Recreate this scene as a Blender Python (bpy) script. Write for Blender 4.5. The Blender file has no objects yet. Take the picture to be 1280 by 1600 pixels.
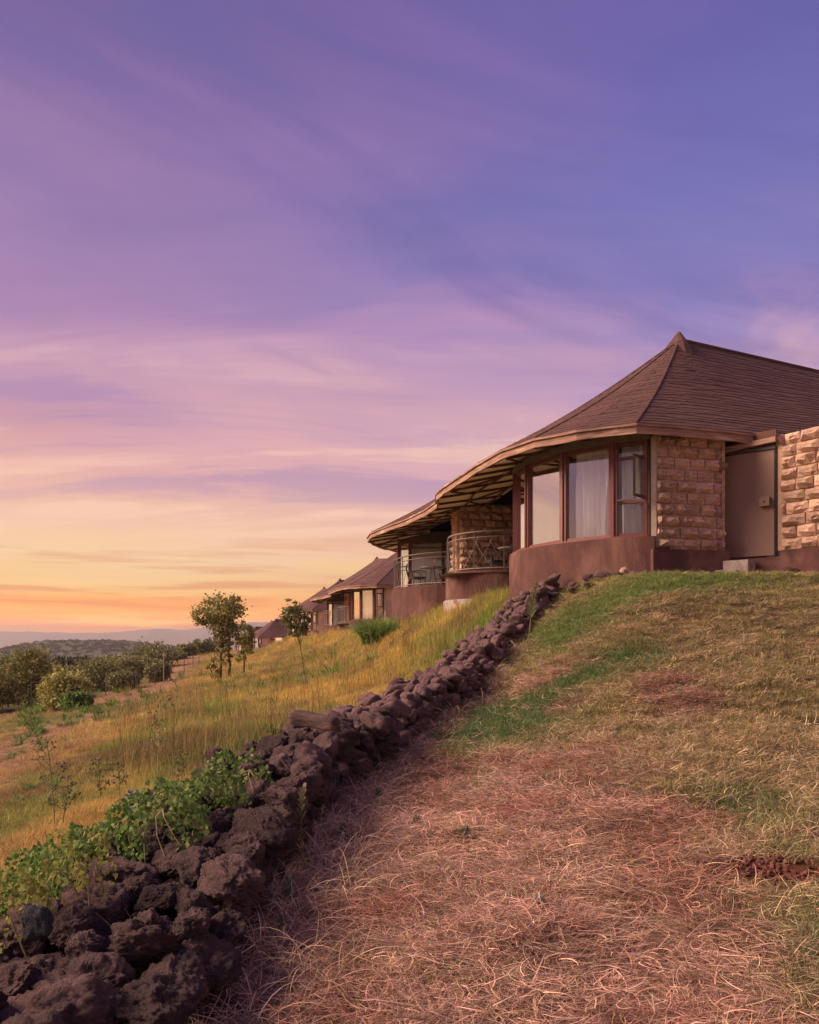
import bpy, math, random
import numpy as np
from mathutils import Vector, Matrix, Euler, noise as mnoise
random.seed(7); rng = np.random.default_rng(7)
R_ = math.radians
scene = bpy.context.scene
col = scene.collection

# ------------------------------------------------------------------ camera
cam = bpy.data.objects.new('camera', bpy.data.cameras.new('camera'))
col.objects.link(cam); scene.camera = cam
cam.location = (0, 0, 0); cam.rotation_euler = (R_(90), 0, 0)
cam.data.sensor_fit = 'HORIZONTAL'; cam.data.sensor_width = 36
cam.data.lens = 36 * 1250 / 1280; cam.data.shift_y = 205 / 1280
cam.data.clip_start = 0.05; cam.data.clip_end = 60000

# ------------------------------------------------------------------ light
SUN_AZ, SUN_EL = -90, 33           # degrees right of +Y, degrees up
sl = bpy.data.lights.new('sun', 'SUN'); sl.energy = 4.7; sl.angle = R_(35); sl.color = (1.0, .74, .52)
sun = bpy.data.objects.new('sun', sl); col.objects.link(sun)
sd = Vector((math.sin(R_(SUN_AZ)) * math.cos(R_(SUN_EL)), math.cos(R_(SUN_AZ)) * math.cos(R_(SUN_EL)), math.sin(R_(SUN_EL))))
sun.rotation_euler = sd.to_track_quat('Z', 'Y').to_euler()
vs = scene.view_settings
vs.view_transform = 'Standard'; vs.look = 'None'; vs.gamma = 1; vs.exposure = 0.68; vs.use_curve_mapping = False
scene.cycles.use_denoising = True
scene.cycles.max_bounces = 6; scene.cycles.transparent_max_bounces = 12
scene.cycles.diffuse_bounces = 3; scene.cycles.volume_bounces = 0

def lin(c):
    return tuple((x / 255 / 12.92) if x / 255 <= .04045 else ((x / 255 + .055) / 1.055) ** 2.4 for x in c)

class NT:
    """tiny helper round a node tree"""
    def __init__(s, t): s.t = t; s.n = t.nodes; s.l = t.links
    def add(s, ty, **kw):
        n = s.n.new(ty)
        for k, v in kw.items(): setattr(n, k, v)
        return n
    def put(s, sock, v):
        if v is None: return
        if isinstance(v, bpy.types.NodeSocket): s.l.new(v, sock)
        else:
            if sock.type == 'RGBA' and isinstance(v, (tuple, list)) and len(v) == 3: v = tuple(v) + (1,)
            sock.default_value = v
    def m(s, op, a, b=None, c=None, clamp=False):
        n = s.add('ShaderNodeMath', operation=op, use_clamp=clamp)
        s.put(n.inputs[0], a); s.put(n.inputs[1], b)
        if c is not None: s.put(n.inputs[2], c)
        return n.outputs[0]
    def mr(s, v, a, b, c=0., d=1., smooth=True):
        n = s.add('ShaderNodeMapRange', interpolation_type='SMOOTHSTEP' if smooth else 'LINEAR')
        for i, x in enumerate((v, a, b, c, d)): s.put(n.inputs[i], x)
        return n.outputs[0]
    def mix(s, f, a, b, bt='MIX'):
        n = s.add('ShaderNodeMix', data_type='RGBA', blend_type=bt)
        s.put(n.inputs[0], f); s.put(n.inputs[6], a); s.put(n.inputs[7], b)
        return n.outputs[2]
    def noise(s, vec, scale, det=4, rough=.55, dist=0.):
        n = s.add('ShaderNodeTexNoise'); s.put(n.inputs['Vector'], vec)
        n.inputs['Scale'].default_value = scale; n.inputs['Detail'].default_value = det
        n.inputs['Roughness'].default_value = rough; n.inputs['Distortion'].default_value = dist
        return n.outputs[0]
    def mapping(s, vec, loc=(0, 0, 0), rot=(0, 0, 0), sc=(1, 1, 1)):
        n = s.add('ShaderNodeMapping'); s.put(n.inputs[0], vec)
        n.inputs[1].default_value = loc; n.inputs[2].default_value = rot; n.inputs[3].default_value = sc
        return n.outputs[0]
    def ramp(s, f, stops):
        n = s.add('ShaderNodeValToRGB'); e = n.color_ramp.elements
        while len(e) > 1: e.remove(e[-1])
        e[0].position = stops[0][0]; e[0].color = tuple(stops[0][1]) + (1,)
        for p, c in stops[1:]:
            x = e.new(p); x.color = tuple(c) + (1,)
        s.put(n.inputs[0], f); return n.outputs[0]
    def xyz(s, v):
        n = s.add('ShaderNodeSeparateXYZ'); s.put(n.inputs[0], v); return n.outputs
    def comb(s, x, y, z):
        n = s.add('ShaderNodeCombineXYZ'); s.put(n.inputs[0], x); s.put(n.inputs[1], y); s.put(n.inputs[2], z); return n.outputs[0]

# ------------------------------------------------------------------ world: dusk sky
world = bpy.data.worlds.new('World'); scene.world = world; world.use_nodes = True
w = NT(world.node_tree); w.n.clear()
tc = w.add('ShaderNodeTexCoord').outputs['Generated']
X, Y, Z = w.xyz(tc)
hh = w.m('MAXIMUM', w.m('SQRT', w.m('ADD', w.m('MULTIPLY', X, X), w.m('MULTIPLY', Y, Y))), .001)
T = w.m('DIVIDE', Z, hh)
az = w.m('DIVIDE', w.m('ADD', w.m('MULTIPLY', X, -.75), w.m('MULTIPLY', Y, .66)), hh)
fl = w.mr(az, .40, .96)
# cloud layer seen from below: plane coordinates stretched along the wind
Zc = w.m('ADD', w.m('MAXIMUM', T, 0.), .16)
px = w.m('DIVIDE', w.m('DIVIDE', X, hh), Zc); py = w.m('DIVIDE', w.m('DIVIDE', Y, hh), Zc)
P = w.comb(px, py, 0.)
warp = w.noise(P, .45, 3, .5)
Pw = w.mapping(w.comb(w.m('ADD', px, w.m('MULTIPLY', warp, 1.2)), w.m('ADD', py, w.m('MULTIPLY', warp, .8)), 0.), rot=(0, 0, R_(58)), sc=(.30, 1.0, 1))
c1 = w.noise(Pw, 1.05, 6, .52, .35)
Pw2 = w.mapping(w.comb(px, py, 0.), loc=(3.1, 1.7, 0), rot=(0, 0, R_(66)), sc=(.34, 1.2, 1))
c2 = w.noise(Pw2, 1.9, 9, .60, .9)
# wobble the height used in the ramps so that the bands are not ruled lines
Tw = w.m('ADD', T, w.m('MULTIPLY', w.m('SUBTRACT', c1, .5), w.mr(T, .05, .45, .06, .42)))
S = .8   # ramp position = T * S
def st(v, k, c):  return ((1005 - v) / 1250 / k * S, lin(c))
left = w.ramp(w.m('MULTIPLY', Tw, S), [(0, lin((176, 132, 134))), st(986, 1.123, (190, 125, 118)), st(980, 1.123, (238, 140, 70)),
    st(955, 1.123, (252, 170, 70)), st(934, 1.123, (245, 160, 70)), st(915, 1.123, (247, 192, 118)), st(870, 1.123, (247, 208, 158)), st(800, 1.123, (242, 196, 166)),
    st(700, 1.123, (226, 168, 160)), st(600, 1.123, (198, 149, 172)), st(480, 1.123, (158, 125, 172)), st(330, 1.123, (116, 104, 162)),
    st(150, 1.123, (94, 89, 152)), st(-60, 1.123, (84, 80, 142)), (1, lin((74, 68, 140)))])
right = w.ramp(w.m('MULTIPLY', Tw, S), [(0, lin((196, 148, 150))), st(985, 1., (214, 140, 118)), st(955, 1., (240, 160, 100)), st(925, 1., (234, 160, 118)),
    st(890, 1., (236, 184, 150)), st(850, 1., (234, 176, 160)), st(780, 1., (206, 162, 182)), st(690, 1., (180, 150, 190)), st(600, 1., (166, 142, 190)),
    st(480, 1., (132, 124, 188)), st(350, 1., (114, 112, 180)), st(150, 1., (103, 97, 170)), st(-60, 1., (94, 85, 164)), (1, lin((80, 72, 145)))])
sky = w.mix(fl, right, left)
band = w.m('MULTIPLY', w.mr(c1, .47, .60), w.m('MULTIPLY', w.mr(T, .12, .25), w.mr(T, .80, .40, .35, 1.)))
sky = w.mix(w.m('MULTIPLY', band, .6), sky, w.mix(w.mr(T, .2, .5), lin((240, 185, 175)), lin((176, 132, 182))))
blue = w.m('MULTIPLY', w.mr(c1, .50, .38), w.mr(T, .15, .35))
sky = w.mix(w.m('MULTIPLY', blue, .38), sky, lin((98, 96, 170)))
wisps = w.m('MULTIPLY', w.mr(c2, .50, .62), w.m('MULTIPLY', w.mr(T, .08, .16), w.mr(T, .55, .24)))
sky = w.mix(w.m('MULTIPLY', wisps, .75), sky, w.mix(w.mr(T, .2, .45), lin((252, 204, 178)), lin((196, 150, 190))))
dk = w.m('MULTIPLY', w.mr(c2, .48, .36), w.m('MULTIPLY', w.mr(T, .12, .22), w.mr(T, .6, .35)))
sky = w.mix(w.m('MULTIPLY', dk, .5), sky, lin((150, 128, 178)))
ang = w.m('ARCTAN2', X, Y)
# high thin veils, sinking to the right on the left side and rising again on the right
vq = w.m('ADD', w.m('ADD', T, w.m('MULTIPLY', ang, .34)), w.m('MULTIPLY', warp, .22))
c3 = w.noise(w.comb(w.m('MULTIPLY', vq, 5.2), w.m('MULTIPLY', ang, .9), .37), 1.25, 7, .55, .5)
veil = w.m('MULTIPLY', w.mr(c3, .47, .64), w.m('MULTIPLY', w.mr(T, .16, .3), w.mr(T, 1.2, .5)))
sky = w.mix(w.m('MULTIPLY', veil, .27), sky, w.mix(fl, lin((146, 138, 196)), lin((178, 134, 178))))
shade = w.m('MULTIPLY', w.mr(c3, .50, .34), w.mr(T, .2, .34))
sky = w.mix(w.m('MULTIPLY', shade, .40), sky, lin((92, 92, 160)))
# long low streaks in the glow
st1 = w.noise(w.comb(w.m('MULTIPLY', ang, 2.2), w.m('MULTIPLY', T, 38.), 0.), 1.5, 4, .55, .4)
low = w.m('MULTIPLY', w.mr(T, .012, .02), w.mr(T, .17, .05))
sky = w.mix(w.m('MULTIPLY', w.m('MULTIPLY', w.mr(st1, .50, .62), low), .55), sky, lin((214, 118, 72)))
sky = w.mix(w.m('MULTIPLY', w.m('MULTIPLY', w.mr(st1, .48, .38), low), .55), sky, lin((255, 206, 130)))
# away from the sunset the dusk sky is paler and pinker
back = w.ramp(w.m('MULTIPLY', T, S), [(0, lin((200, 165, 160))), (.12, lin((214, 178, 172))), (.3, lin((196, 166, 176))), (.6, lin((140, 122, 165))), (1, lin((88, 78, 146)))])
sky = w.mix(w.mr(az, .12, -.45), sky, back)
sky = w.mix(w.m('MULTIPLY', w.mr(T, .085, .0), w.mr(az, .30, .85)), sky, w.mix(1., sky, (1.55, 1.34, .50), 'MULTIPLY'))
sky = w.mix(w.mr(T, -.01, -.06), sky, lin((110, 84, 92)))
nish = w.add('ShaderNodeTexSky', sky_type='NISHITA', sun_disc=False)
nish.sun_elevation = R_(SUN_EL); nish.sun_rotation = R_(SUN_AZ)
bg = w.add('ShaderNodeBackground'); w.put(bg.inputs[0], sky); bg.inputs[1].default_value = 0.64
bg2 = w.add('ShaderNodeBackground'); w.put(bg2.inputs[0], nish.outputs[0]); bg2.inputs[1].default_value = 0.0012
ad = w.add('ShaderNodeAddShader'); w.l.new(bg.outputs[0], ad.inputs[0]); w.l.new(bg2.outputs[0], ad.inputs[1])
w.l.new(ad.outputs[0], w.add('ShaderNodeOutputWorld').inputs[0])

# ------------------------------------------------------------------ materials
def new_mat(name):
    m = bpy.data.materials.new(name); m.use_nodes = True
    t = NT(m.node_tree); b = m.node_tree.nodes['Principled BSDF']
    return m, t, b
def bump(t, b, h, strength, dist):
    n = t.add('ShaderNodeBump'); n.inputs['Strength'].default_value = strength; n.inputs['Distance'].default_value = dist
    t.put(n.inputs['Height'], h); t.l.new(n.outputs[0], b.inputs['Normal'])
def simple(name, c1, c2, scale=4., rough=.85, bs=30., bstr=.4, bdist=.01, stretch=(1, 1, 1), rnd=0.2, spec=.3, c3=None):
    m, t, b = new_mat(name)
    co = t.mapping(t.add('ShaderNodeTexCoord').outputs['Object'], sc=stretch)
    f = t.mr(t.noise(co, scale, 6, .62), .3, .7)
    c = t.mix(f, c1, c2)
    if c3: c = t.mix(t.mr(t.noise(co, scale * .3, 5, .6, .5), .52, .66), c, c3)
    if rnd:
        r = t.add('ShaderNodeObjectInfo').outputs['Random']
        c = t.mix(1., c, t.comb(*[t.mr(r, 0., 1., 1 - rnd, 1 + rnd, False)] * 3), 'MULTIPLY')
    t.put(b.inputs['Base Color'], c); b.inputs['Roughness'].default_value = rough
    b.inputs['Specular IOR Level'].default_value = spec
    bump(t, b, t.noise(co, bs, 6, .65), bstr, bdist)
    return m
M = {}
M['stucco'] = simple('maroon_stucco', (.125, .052, .046), (.078, .034, .032), 3.2, .93, 60, .8, .014, (1, 1, .65), c3=(.185, .092, .075), rnd=0)
M['stone'] = simple('ochre_stone', (.76, .50, .37), (.58, .36, .265), 5., .92, 14, 1., .035, rnd=.26, c3=(.40, .235, .175))
M['mortar'] = simple('mortar', (.46, .30, .22), (.34, .22, .16), 8., .95, 40, .5, .008, rnd=0)
M['fascia'] = simple('weathered_wood', (.38, .22, .16), (.20, .105, .082), 3., .85, 40, .5, .006, (1, 1, 9), rnd=0, c3=(.48, .32, .24))
M['soffit'] = simple('cream_soffit_board', (.84, .74, .58), (.78, .67, .50), 2., .8, 50, .2, .003, rnd=0)
M['rafter'] = simple('dark_rafter_wood', (.13, .055, .04), (.08, .035, .028), 9., .8, 50, .4, .004)
M['beam'] = simple('grey_green_beam', (.16, .13, .10), (.10, .08, .07), 6., .8, 40, .4, .004)
M['frame'] = simple('oxblood_frame_paint', (.17, .045, .042), (.12, .032, .032), 14., .5, 80, .2, .002, spec=.5)
M['black'] = simple('black_metal', (.025, .02, .02), (.04, .03, .03), 12., .5, 60, .2, .002, spec=.5)
M['rail'] = simple('galvanised_rail', (.25, .20, .18), (.17, .13, .12), 20., .5, 60, .2, .001, spec=.5)
M['door'] = simple('brown_painted_door', (.27, .165, .125), (.225, .135, .10), 1.2, .62, 40, .15, .003, rnd=0)
M['render'] = simple('pale_render', (.52, .38, .32), (.43, .30, .25), 3., .9, 50, .4, .004, rnd=0)
M['trim'] = simple('pale_mortar_trim', (.46, .36, .29), (.34, .26, .21), 10., .9, 60, .4, .004, rnd=0)
M['step'] = simple('pale_concrete', (.44, .36, .32), (.30, .23, .20), 9., .9, 40, .6, .01, c3=(.2, .13, .11))
M['inside'] = simple('room_plaster', (.30, .23, .18), (.25, .19, .15), 2., .9, 30, .2, .002, rnd=0)
M['bark'] = simple('bark', (.16, .10, .07), (.07, .045, .035), 14., .95, 30, .8, .02, (1, 1, .3))
M['log'] = simple('weathered_log', (.12, .065, .058), (.05, .03, .032), 10., .9, 40, 1., .02, (.25, 1, 1), c3=(.20, .11, .09))
M['post'] = simple('pale_fence_post', (.27, .22, .19), (.18, .15, .13), 8., .9, 30, .3, .004)
M['cushion'] = simple('dark_cushion', (.05, .04, .045), (.035, .03, .03), 20., .95, 90, .3, .003)

# dark vesicular lava
def lava(name, ca, cb, cc):
    m, t, b = new_mat(name)
    co = t.add('ShaderNodeTexCoord').outputs['Object']
    r = t.add('ShaderNodeObjectInfo').outputs['Random']
    f = t.mr(t.noise(co, 3.2, 7, .7), .3, .72)
    c = t.mix(f, ca, cb)
    c = t.mix(t.mr(t.noise(co, 1.7, 6, .7, 1.), .55, .68), c, cc)
    v = t.add('ShaderNodeTexVoronoi'); t.put(v.inputs['Vector'], co); v.inputs['Scale'].default_value = 16.
    pit = t.mr(v.outputs['Distance'], .05, .45)
    fine = t.noise(co, 22., 8, .8)
    c = t.mix(t.mr(fine, .60, .76), c, (.34, .24, .24))
    c = t.mix(t.mr(t.noise(co, 5., 8, .8, .3), .60, .68), c, (.34, .31, .28))
    c = t.mix(1., c, t.comb(*[t.mr(r, 0., 1., .6, 1.35, False)] * 3), 'MULTIPLY')
    t.put(b.inputs['Base Color'], c); b.inputs['Roughness'].default_value = .9
    b.inputs['Specular IOR Level'].default_value = .35
    h = t.m('ADD', t.m('MULTIPLY', pit, .8), t.m('MULTIPLY', fine, 2.0))
    bump(t, b, h, 1., .045)
    return m
M['lava'] = lava('purple_lava_rock', (.225, .125, .122), (.085, .050, .056), (.30, .145, .115))
M['slate'] = lava('blue_grey_rock', (.09, .09, .105), (.05, .052, .064), (.12, .10, .11))
M['soilrock'] = lava('earthy_brown_rock', (.14, .065, .055), (.075, .038, .034), (.17, .09, .07))

# roof: thin wooden shingles, streaked along the courses
m, t, b = new_mat('brown_shingle'); M['roof'] = m
co = t.add('ShaderNodeTexCoord').outputs['Object']
streak = t.noise(t.mapping(co, sc=(.7, .7, 11)), 2.6, 7, .7)
fine = t.noise(t.mapping(co, sc=(2.5, 2.5, 26)), 5., 6, .75)
c = t.mix(t.mr(streak, .3, .7), (.070, .032, .030), (.165, .080, .070))
c = t.mix(t.mr(fine, .55, .75), c, (.235, .135, .12))
c = t.mix(t.mr(fine, .45, .28), c, (.035, .018, .02))
c = t.mix(t.mr(t.noise(co, .8, 5, .6), .4, .7, 0., .35), c, (.16, .085, .075))
t.put(b.inputs['Base Color'], c); b.inputs['Roughness'].default_value = .88; b.inputs['Specular IOR Level'].default_value = .25
bump(t, b, t.m('ADD', fine, streak), .9, .03)

# glass
m, t, b = new_mat('window_glass'); M['glass'] = m
t.n.remove(b)
tr = t.add('ShaderNodeBsdfTransparent'); tr.inputs[0].default_value = (.97, .97, .96, 1)
gl = t.add('ShaderNodeBsdfGlossy'); gl.inputs['Roughness'].default_value = .02; gl.inputs['Color'].default_value = (.95, .95, .95, 1)
lw = t.add('ShaderNodeLayerWeight'); lw.inputs[0].default_value = .5
fac = t.mr(lw.outputs['Facing'], .08, .78, .045, .92, False)
mx = t.add('ShaderNodeMixShader'); t.l.new(fac, mx.inputs[0]); t.l.new(tr.outputs[0], mx.inputs[1]); t.l.new(gl.outputs[0], mx.inputs[2])
t.l.new(mx.outputs[0], t.n['Material Output'].inputs[0])

def translucent_mat(name, cfun, trans=.4, rough=.7):
    m, t, b = new_mat(name)
    c = cfun(t)
    t.put(b.inputs['Base Color'], c); b.inputs['Roughness'].default_value = rough; b.inputs['Specular IOR Level'].default_value = .25
    tl = t.add('ShaderNodeBsdfTranslucent'); t.put(tl.inputs[0], c)
    mx = t.add('ShaderNodeMixShader'); mx.inputs[0].default_value = trans
    t.l.new(b.outputs[0], mx.inputs[1]); t.l.new(tl.outputs[0], mx.inputs[2])
    t.l.new(mx.outputs[0], t.n['Material Output'].inputs[0])
    return m
M['curtain'] = translucent_mat('white_curtain', lambda t: t.mix(t.noise(t.add('ShaderNodeTexCoord').outputs['Object'], 3., 4), (.90, .88, .90), (.86, .84, .87)), .10, .9)
def blade_c(t):
    a = t.add('ShaderNodeAttribute', attribute_type='INSTANCER', attribute_name='tint').outputs['Color']
    v = t.add('ShaderNodeAttribute', attribute_name='v').outputs['Fac']
    c = t.mix(1., a, t.comb(*[t.mr(v, 0., 1., .32, 1.5, False)] * 3), 'MULTIPLY')
    return c
M['blade'] = translucent_mat('grass_blade', blade_c, .38, .75)
M['straw'] = translucent_mat('straw_blade', blade_c, .18, .8)
def leafc(ca, cb, cc):
    def f(t):
        v = t.add('ShaderNodeAttribute', attribute_name='v').outputs['Fac']
        r = t.add('ShaderNodeObjectInfo').outputs['Random']
        c = t.mix(v, ca, cb)
        c = t.mix(t.mr(v, .86, .95), c, cc)
        return t.mix(1., c, t.comb(*[t.mr(r, 0., 1., .8, 1.25, False)] * 3), 'MULTIPLY')
    return f
M['leaf_olive'] = translucent_mat('olive_leaf', leafc((.18, .175, .055), (.40, .37, .12), (.46, .36, .17)), .3)
M['leaf_dark'] = translucent_mat('dark_leaf', leafc((.11, .12, .05), (.25, .24, .10), (.32, .26, .12)), .2)
M['leaf_green'] = translucent_mat('fresh_green_leaf', leafc((.08, .14, .035), (.21, .30, .085), (.32, .33, .12)), .4)
M['leaf_sage'] = translucent_mat('sage_leaf', leafc((.17, .16, .09), (.30, .27, .15), (.36, .27, .17)), .3)
M['leaf_lime'] = translucent_mat('lime_leaf', leafc((.20, .22, .05), (.32, .30, .09), (.36, .30, .10)), .4)
M['leaf_grey'] = translucent_mat('grey_green_leaf', leafc((.12, .15, .115), (.20, .225, .17), (.25, .24, .2)), .25)
M['dry'] = simple('dry_stem', (.34, .26, .14), (.22, .17, .09), 20., .9, 60, .3, .002)
M['forest'] = translucent_mat('woodland_leaf', lambda t: t.mix(t.add('ShaderNodeAttribute', attribute_name='v').outputs['Fac'], (.06, .066, .036), (.12, .115, .06)), .15)

# ------------------------------------------------------------------ mesh helpers
def obj(name, me, parent=None, loc=None):
    o = bpy.data.objects.new(name, me); col.objects.link(o)
    if parent is not None: o.parent = parent
    if loc is not None: o.location = loc
    return o
def tag(o, label=None, cat=None, group=None, kind=None):
    for k, v in (('label', label), ('category', cat), ('group', group), ('kind', kind)):
        if v: o[k] = v
    return o
def thing(name, loc, label, cat, group=None):
    return tag(obj(name, None, None, loc), label, cat, group)
class MB:
    def __init__(s): s.v = []; s.f = []
    def add(s, vs, fs):
        n = len(s.v); s.v += [tuple(v) for v in vs]; s.f += [tuple(i + n for i in f) for f in fs]
    def box(s, a, b, w, h, up=None, z0=None):
        """bar from a to b, w across, h high, centred"""
        a = Vector(a); b = Vector(b); d = (b - a).normalized()
        u = Vector(up) if up else (Vector((0, 0, 1)) if abs(d.z) < .95 else Vector((0, 1, 0)))
        sx = d.cross(u).normalized() * (w / 2); sy = sx.cross(d).normalized() * (h / 2)
        vs = [p + i * sx + j * sy for p in (a, b) for i, j in ((-1, -1), (1, -1), (1, 1), (-1, 1))]
        s.add(vs, [(0, 1, 2, 3), (7, 6, 5, 4), (0, 4, 5, 1), (1, 5, 6, 2), (2, 6, 7, 3), (3, 7, 4, 0)])
    def cube(s, c, sz, rz=0):
        m = Matrix.Rotation(rz, 3, 'Z'); c = Vector(c)
        vs = [c + m @ Vector((x * sz[0] / 2, y * sz[1] / 2, z * sz[2] / 2)) for z in (-1, 1) for x, y in ((-1, -1), (1, -1), (1, 1), (-1, 1))]
        s.add(vs, [(3, 2, 1, 0), (4, 5, 6, 7), (0, 1, 5, 4), (1, 2, 6, 5), (2, 3, 7, 6), (3, 0, 4, 7)])
    def tube(s, pts, rad, n=6):
        pts = [Vector(p) for p in pts]
        rs = rad if isinstance(rad, (list, tuple)) else [rad] * len(pts)
        base = len(s.v); ref = Vector((0.31, .2, .93)).normalized()
        for i, p in enumerate(pts):
            d = (pts[min(i + 1, len(pts) - 1)] - pts[max(i - 1, 0)]).normalized()
            rr = ref if abs(d.dot(ref)) < .95 else Vector((1, 0, 0))
            a = d.cross(rr).normalized(); b = d.cross(a)
            for k in range(n):
                q = 2 * math.pi * k / n
                s.v.append(tuple(p + (a * math.cos(q) + b * math.sin(q)) * rs[i]))
        for i in range(len(pts) - 1):
            for k in range(n):
                k2 = (k + 1) % n
                s.f.append((base + i * n + k, base + i * n + k2, base + (i + 1) * n + k2, base + (i + 1) * n + k))
        s.f.append(tuple(base + k for k in range(n))[::-1]); e = base + (len(pts) - 1) * n
        s.f.append(tuple(e + k for k in range(n)))
    def wall(s, line, z0, z1, th):
        """wall standing along a plan polyline; its front face on the line, th thick to the right-hand side"""
        L = [Vector((p[0], p[1])) for p in line]; n = len(L); off = []
        for i in range(n):
            d = (L[min(i + 1, n - 1)] - L[max(i - 1, 0)]).normalized()
            off.append(L[i] + Vector((-d.y, d.x)) * th)
        a0 = z0 if callable(z0) else (lambda i: z0); a1 = z1 if callable(z1) else (lambda i: z1)
        vs = []
        for i in range(n): vs += [(L[i].x, L[i].y, a0(i)), (L[i].x, L[i].y, a1(i)), (off[i].x, off[i].y, a1(i)), (off[i].x, off[i].y, a0(i))]
        fs = []
        for i in range(n - 1):
            p, q = i * 4, i * 4 + 4
            fs += [(p, q, q + 1, p + 1), (p + 1, q + 1, q + 2, p + 2), (p + 2, q + 2, q + 3, p + 3), (p + 3, q + 3, q, p)]
        e = (n - 1) * 4
        fs += [(0, 1, 2, 3), (e + 3, e + 2, e + 1, e)]
        s.add(vs, fs)
    def mesh(s, name, mat, smooth=False):
        me = bpy.data.meshes.new(name); me.from_pydata(s.v, [], s.f)
        if mat: me.materials.append(mat)
        if smooth: me.polygons.foreach_set('use_smooth', [True] * len(me.polygons))
        me.update(); return me
    def build(s, name, mat, parent=None, loc=None, smooth=False):
        return obj(name, s.mesh(name, mat, smooth), parent, loc)

def np_mesh(name, V, k, mat, v=None, smooth=False):
    """V: (n*k,3) corners of n separate k-gons, v: n values"""
    n = len(V) // k
    me = bpy.data.meshes.new(name)
    me.vertices.add(len(V)); me.vertices.foreach_set('co', np.asarray(V, 'f').ravel())
    me.loops.add(len(V)); me.loops.foreach_set('vertex_index', np.arange(len(V), dtype='i'))
    me.polygons.add(n); me.polygons.foreach_set('loop_start', np.arange(0, len(V), k, dtype='i')); me.polygons.foreach_set('loop_total', np.full(n, k, 'i'))
    if v is not None:
        a = me.attributes.new('v', 'FLOAT', 'POINT'); a.data.foreach_set('value', np.repeat(np.asarray(v, 'f'), k))
    if mat: me.materials.append(mat)
    me.update(); me.validate(); return me

def ribbons(name, mat, n, radius, length, width, th0, th1, turn=0., zoff=0., segs=5, seed=1, flat=.0):
    """clump of curved tapering blades; th = angle from upright at root and tip (degrees, min/max)"""
    r = np.random.default_rng(seed)
    U = lambda ab: r.uniform(ab[0], ab[1], n)
    ang = r.uniform(0, 2 * np.pi, n); rad = radius * np.sqrt(r.uniform(0, 1, n))
    p = np.stack([rad * np.cos(ang), rad * np.sin(ang), r.uniform(0, 1, n) * zoff], 1)
    az_ = r.uniform(0, 2 * np.pi, n); L = U(length); W = U(width); t0 = np.radians(U(th0)); t1 = np.radians(U(th1)); tn = np.radians(r.uniform(-turn, turn, n))
    tw = r.uniform(-1, 1, n)
    P = [p.copy()]; A = []
    for i in range(segs):
        q = (i + .5) / segs; th = t0 + (t1 - t0) * q; a = az_ + tn * q
        d = np.stack([np.sin(th) * np.cos(a), np.sin(th) * np.sin(a), np.cos(th)], 1)
        p = p + d * (L / segs)[:, None]; P.append(p.copy()); A.append(a)
    A.append(A[-1])
    Wv = []
    for i in range(segs + 1):
        q = i / segs; a = A[i]
        wv = np.stack([-np.sin(a), np.cos(a), tw * .7], 1)
        wv *= (W * (1 - q ** 1.8 * .9) * .5)[:, None]; Wv.append(wv)
    quads = []
    for i in range(segs):
        quads.append(np.stack([P[i] - Wv[i], P[i] + Wv[i], P[i + 1] + Wv[i + 1], P[i + 1] - Wv[i + 1]], 1))
    Q = np.stack(quads, 1).reshape(-1, 3)
    Q[:, 2] = np.maximum(Q[:, 2], -.02)
    return np_mesh(name, Q, 4, mat, np.repeat(r.uniform(0, 1, n), segs))

def leaf_cards(name, mat, C, size, seed=1, aspect=1.6, up=.0, fold=False):
    """one leaf per centre in C, random attitude"""
    r = np.random.default_rng(seed); n = len(C)
    a = r.normal(size=(n, 3)); a[:, 2] += up; a /= np.linalg.norm(a, axis=1)[:, None]
    b = r.normal(size=(n, 3)); b = np.cross(a, b); b /= np.linalg.norm(b, axis=1)[:, None]
    s = size * r.uniform(.6, 1.3, n)[:, None]
    c = np.cross(a, b)
    Q = np.stack([C - a * s * aspect * .5, C + b * s * .5 + c * s * .12, C + a * s * aspect * .5, C - b * s * .5 + c * s * .12], 1).reshape(-1, 3)
    return np_mesh(name, Q, 4, mat, r.uniform(0, 1, n))

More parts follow.
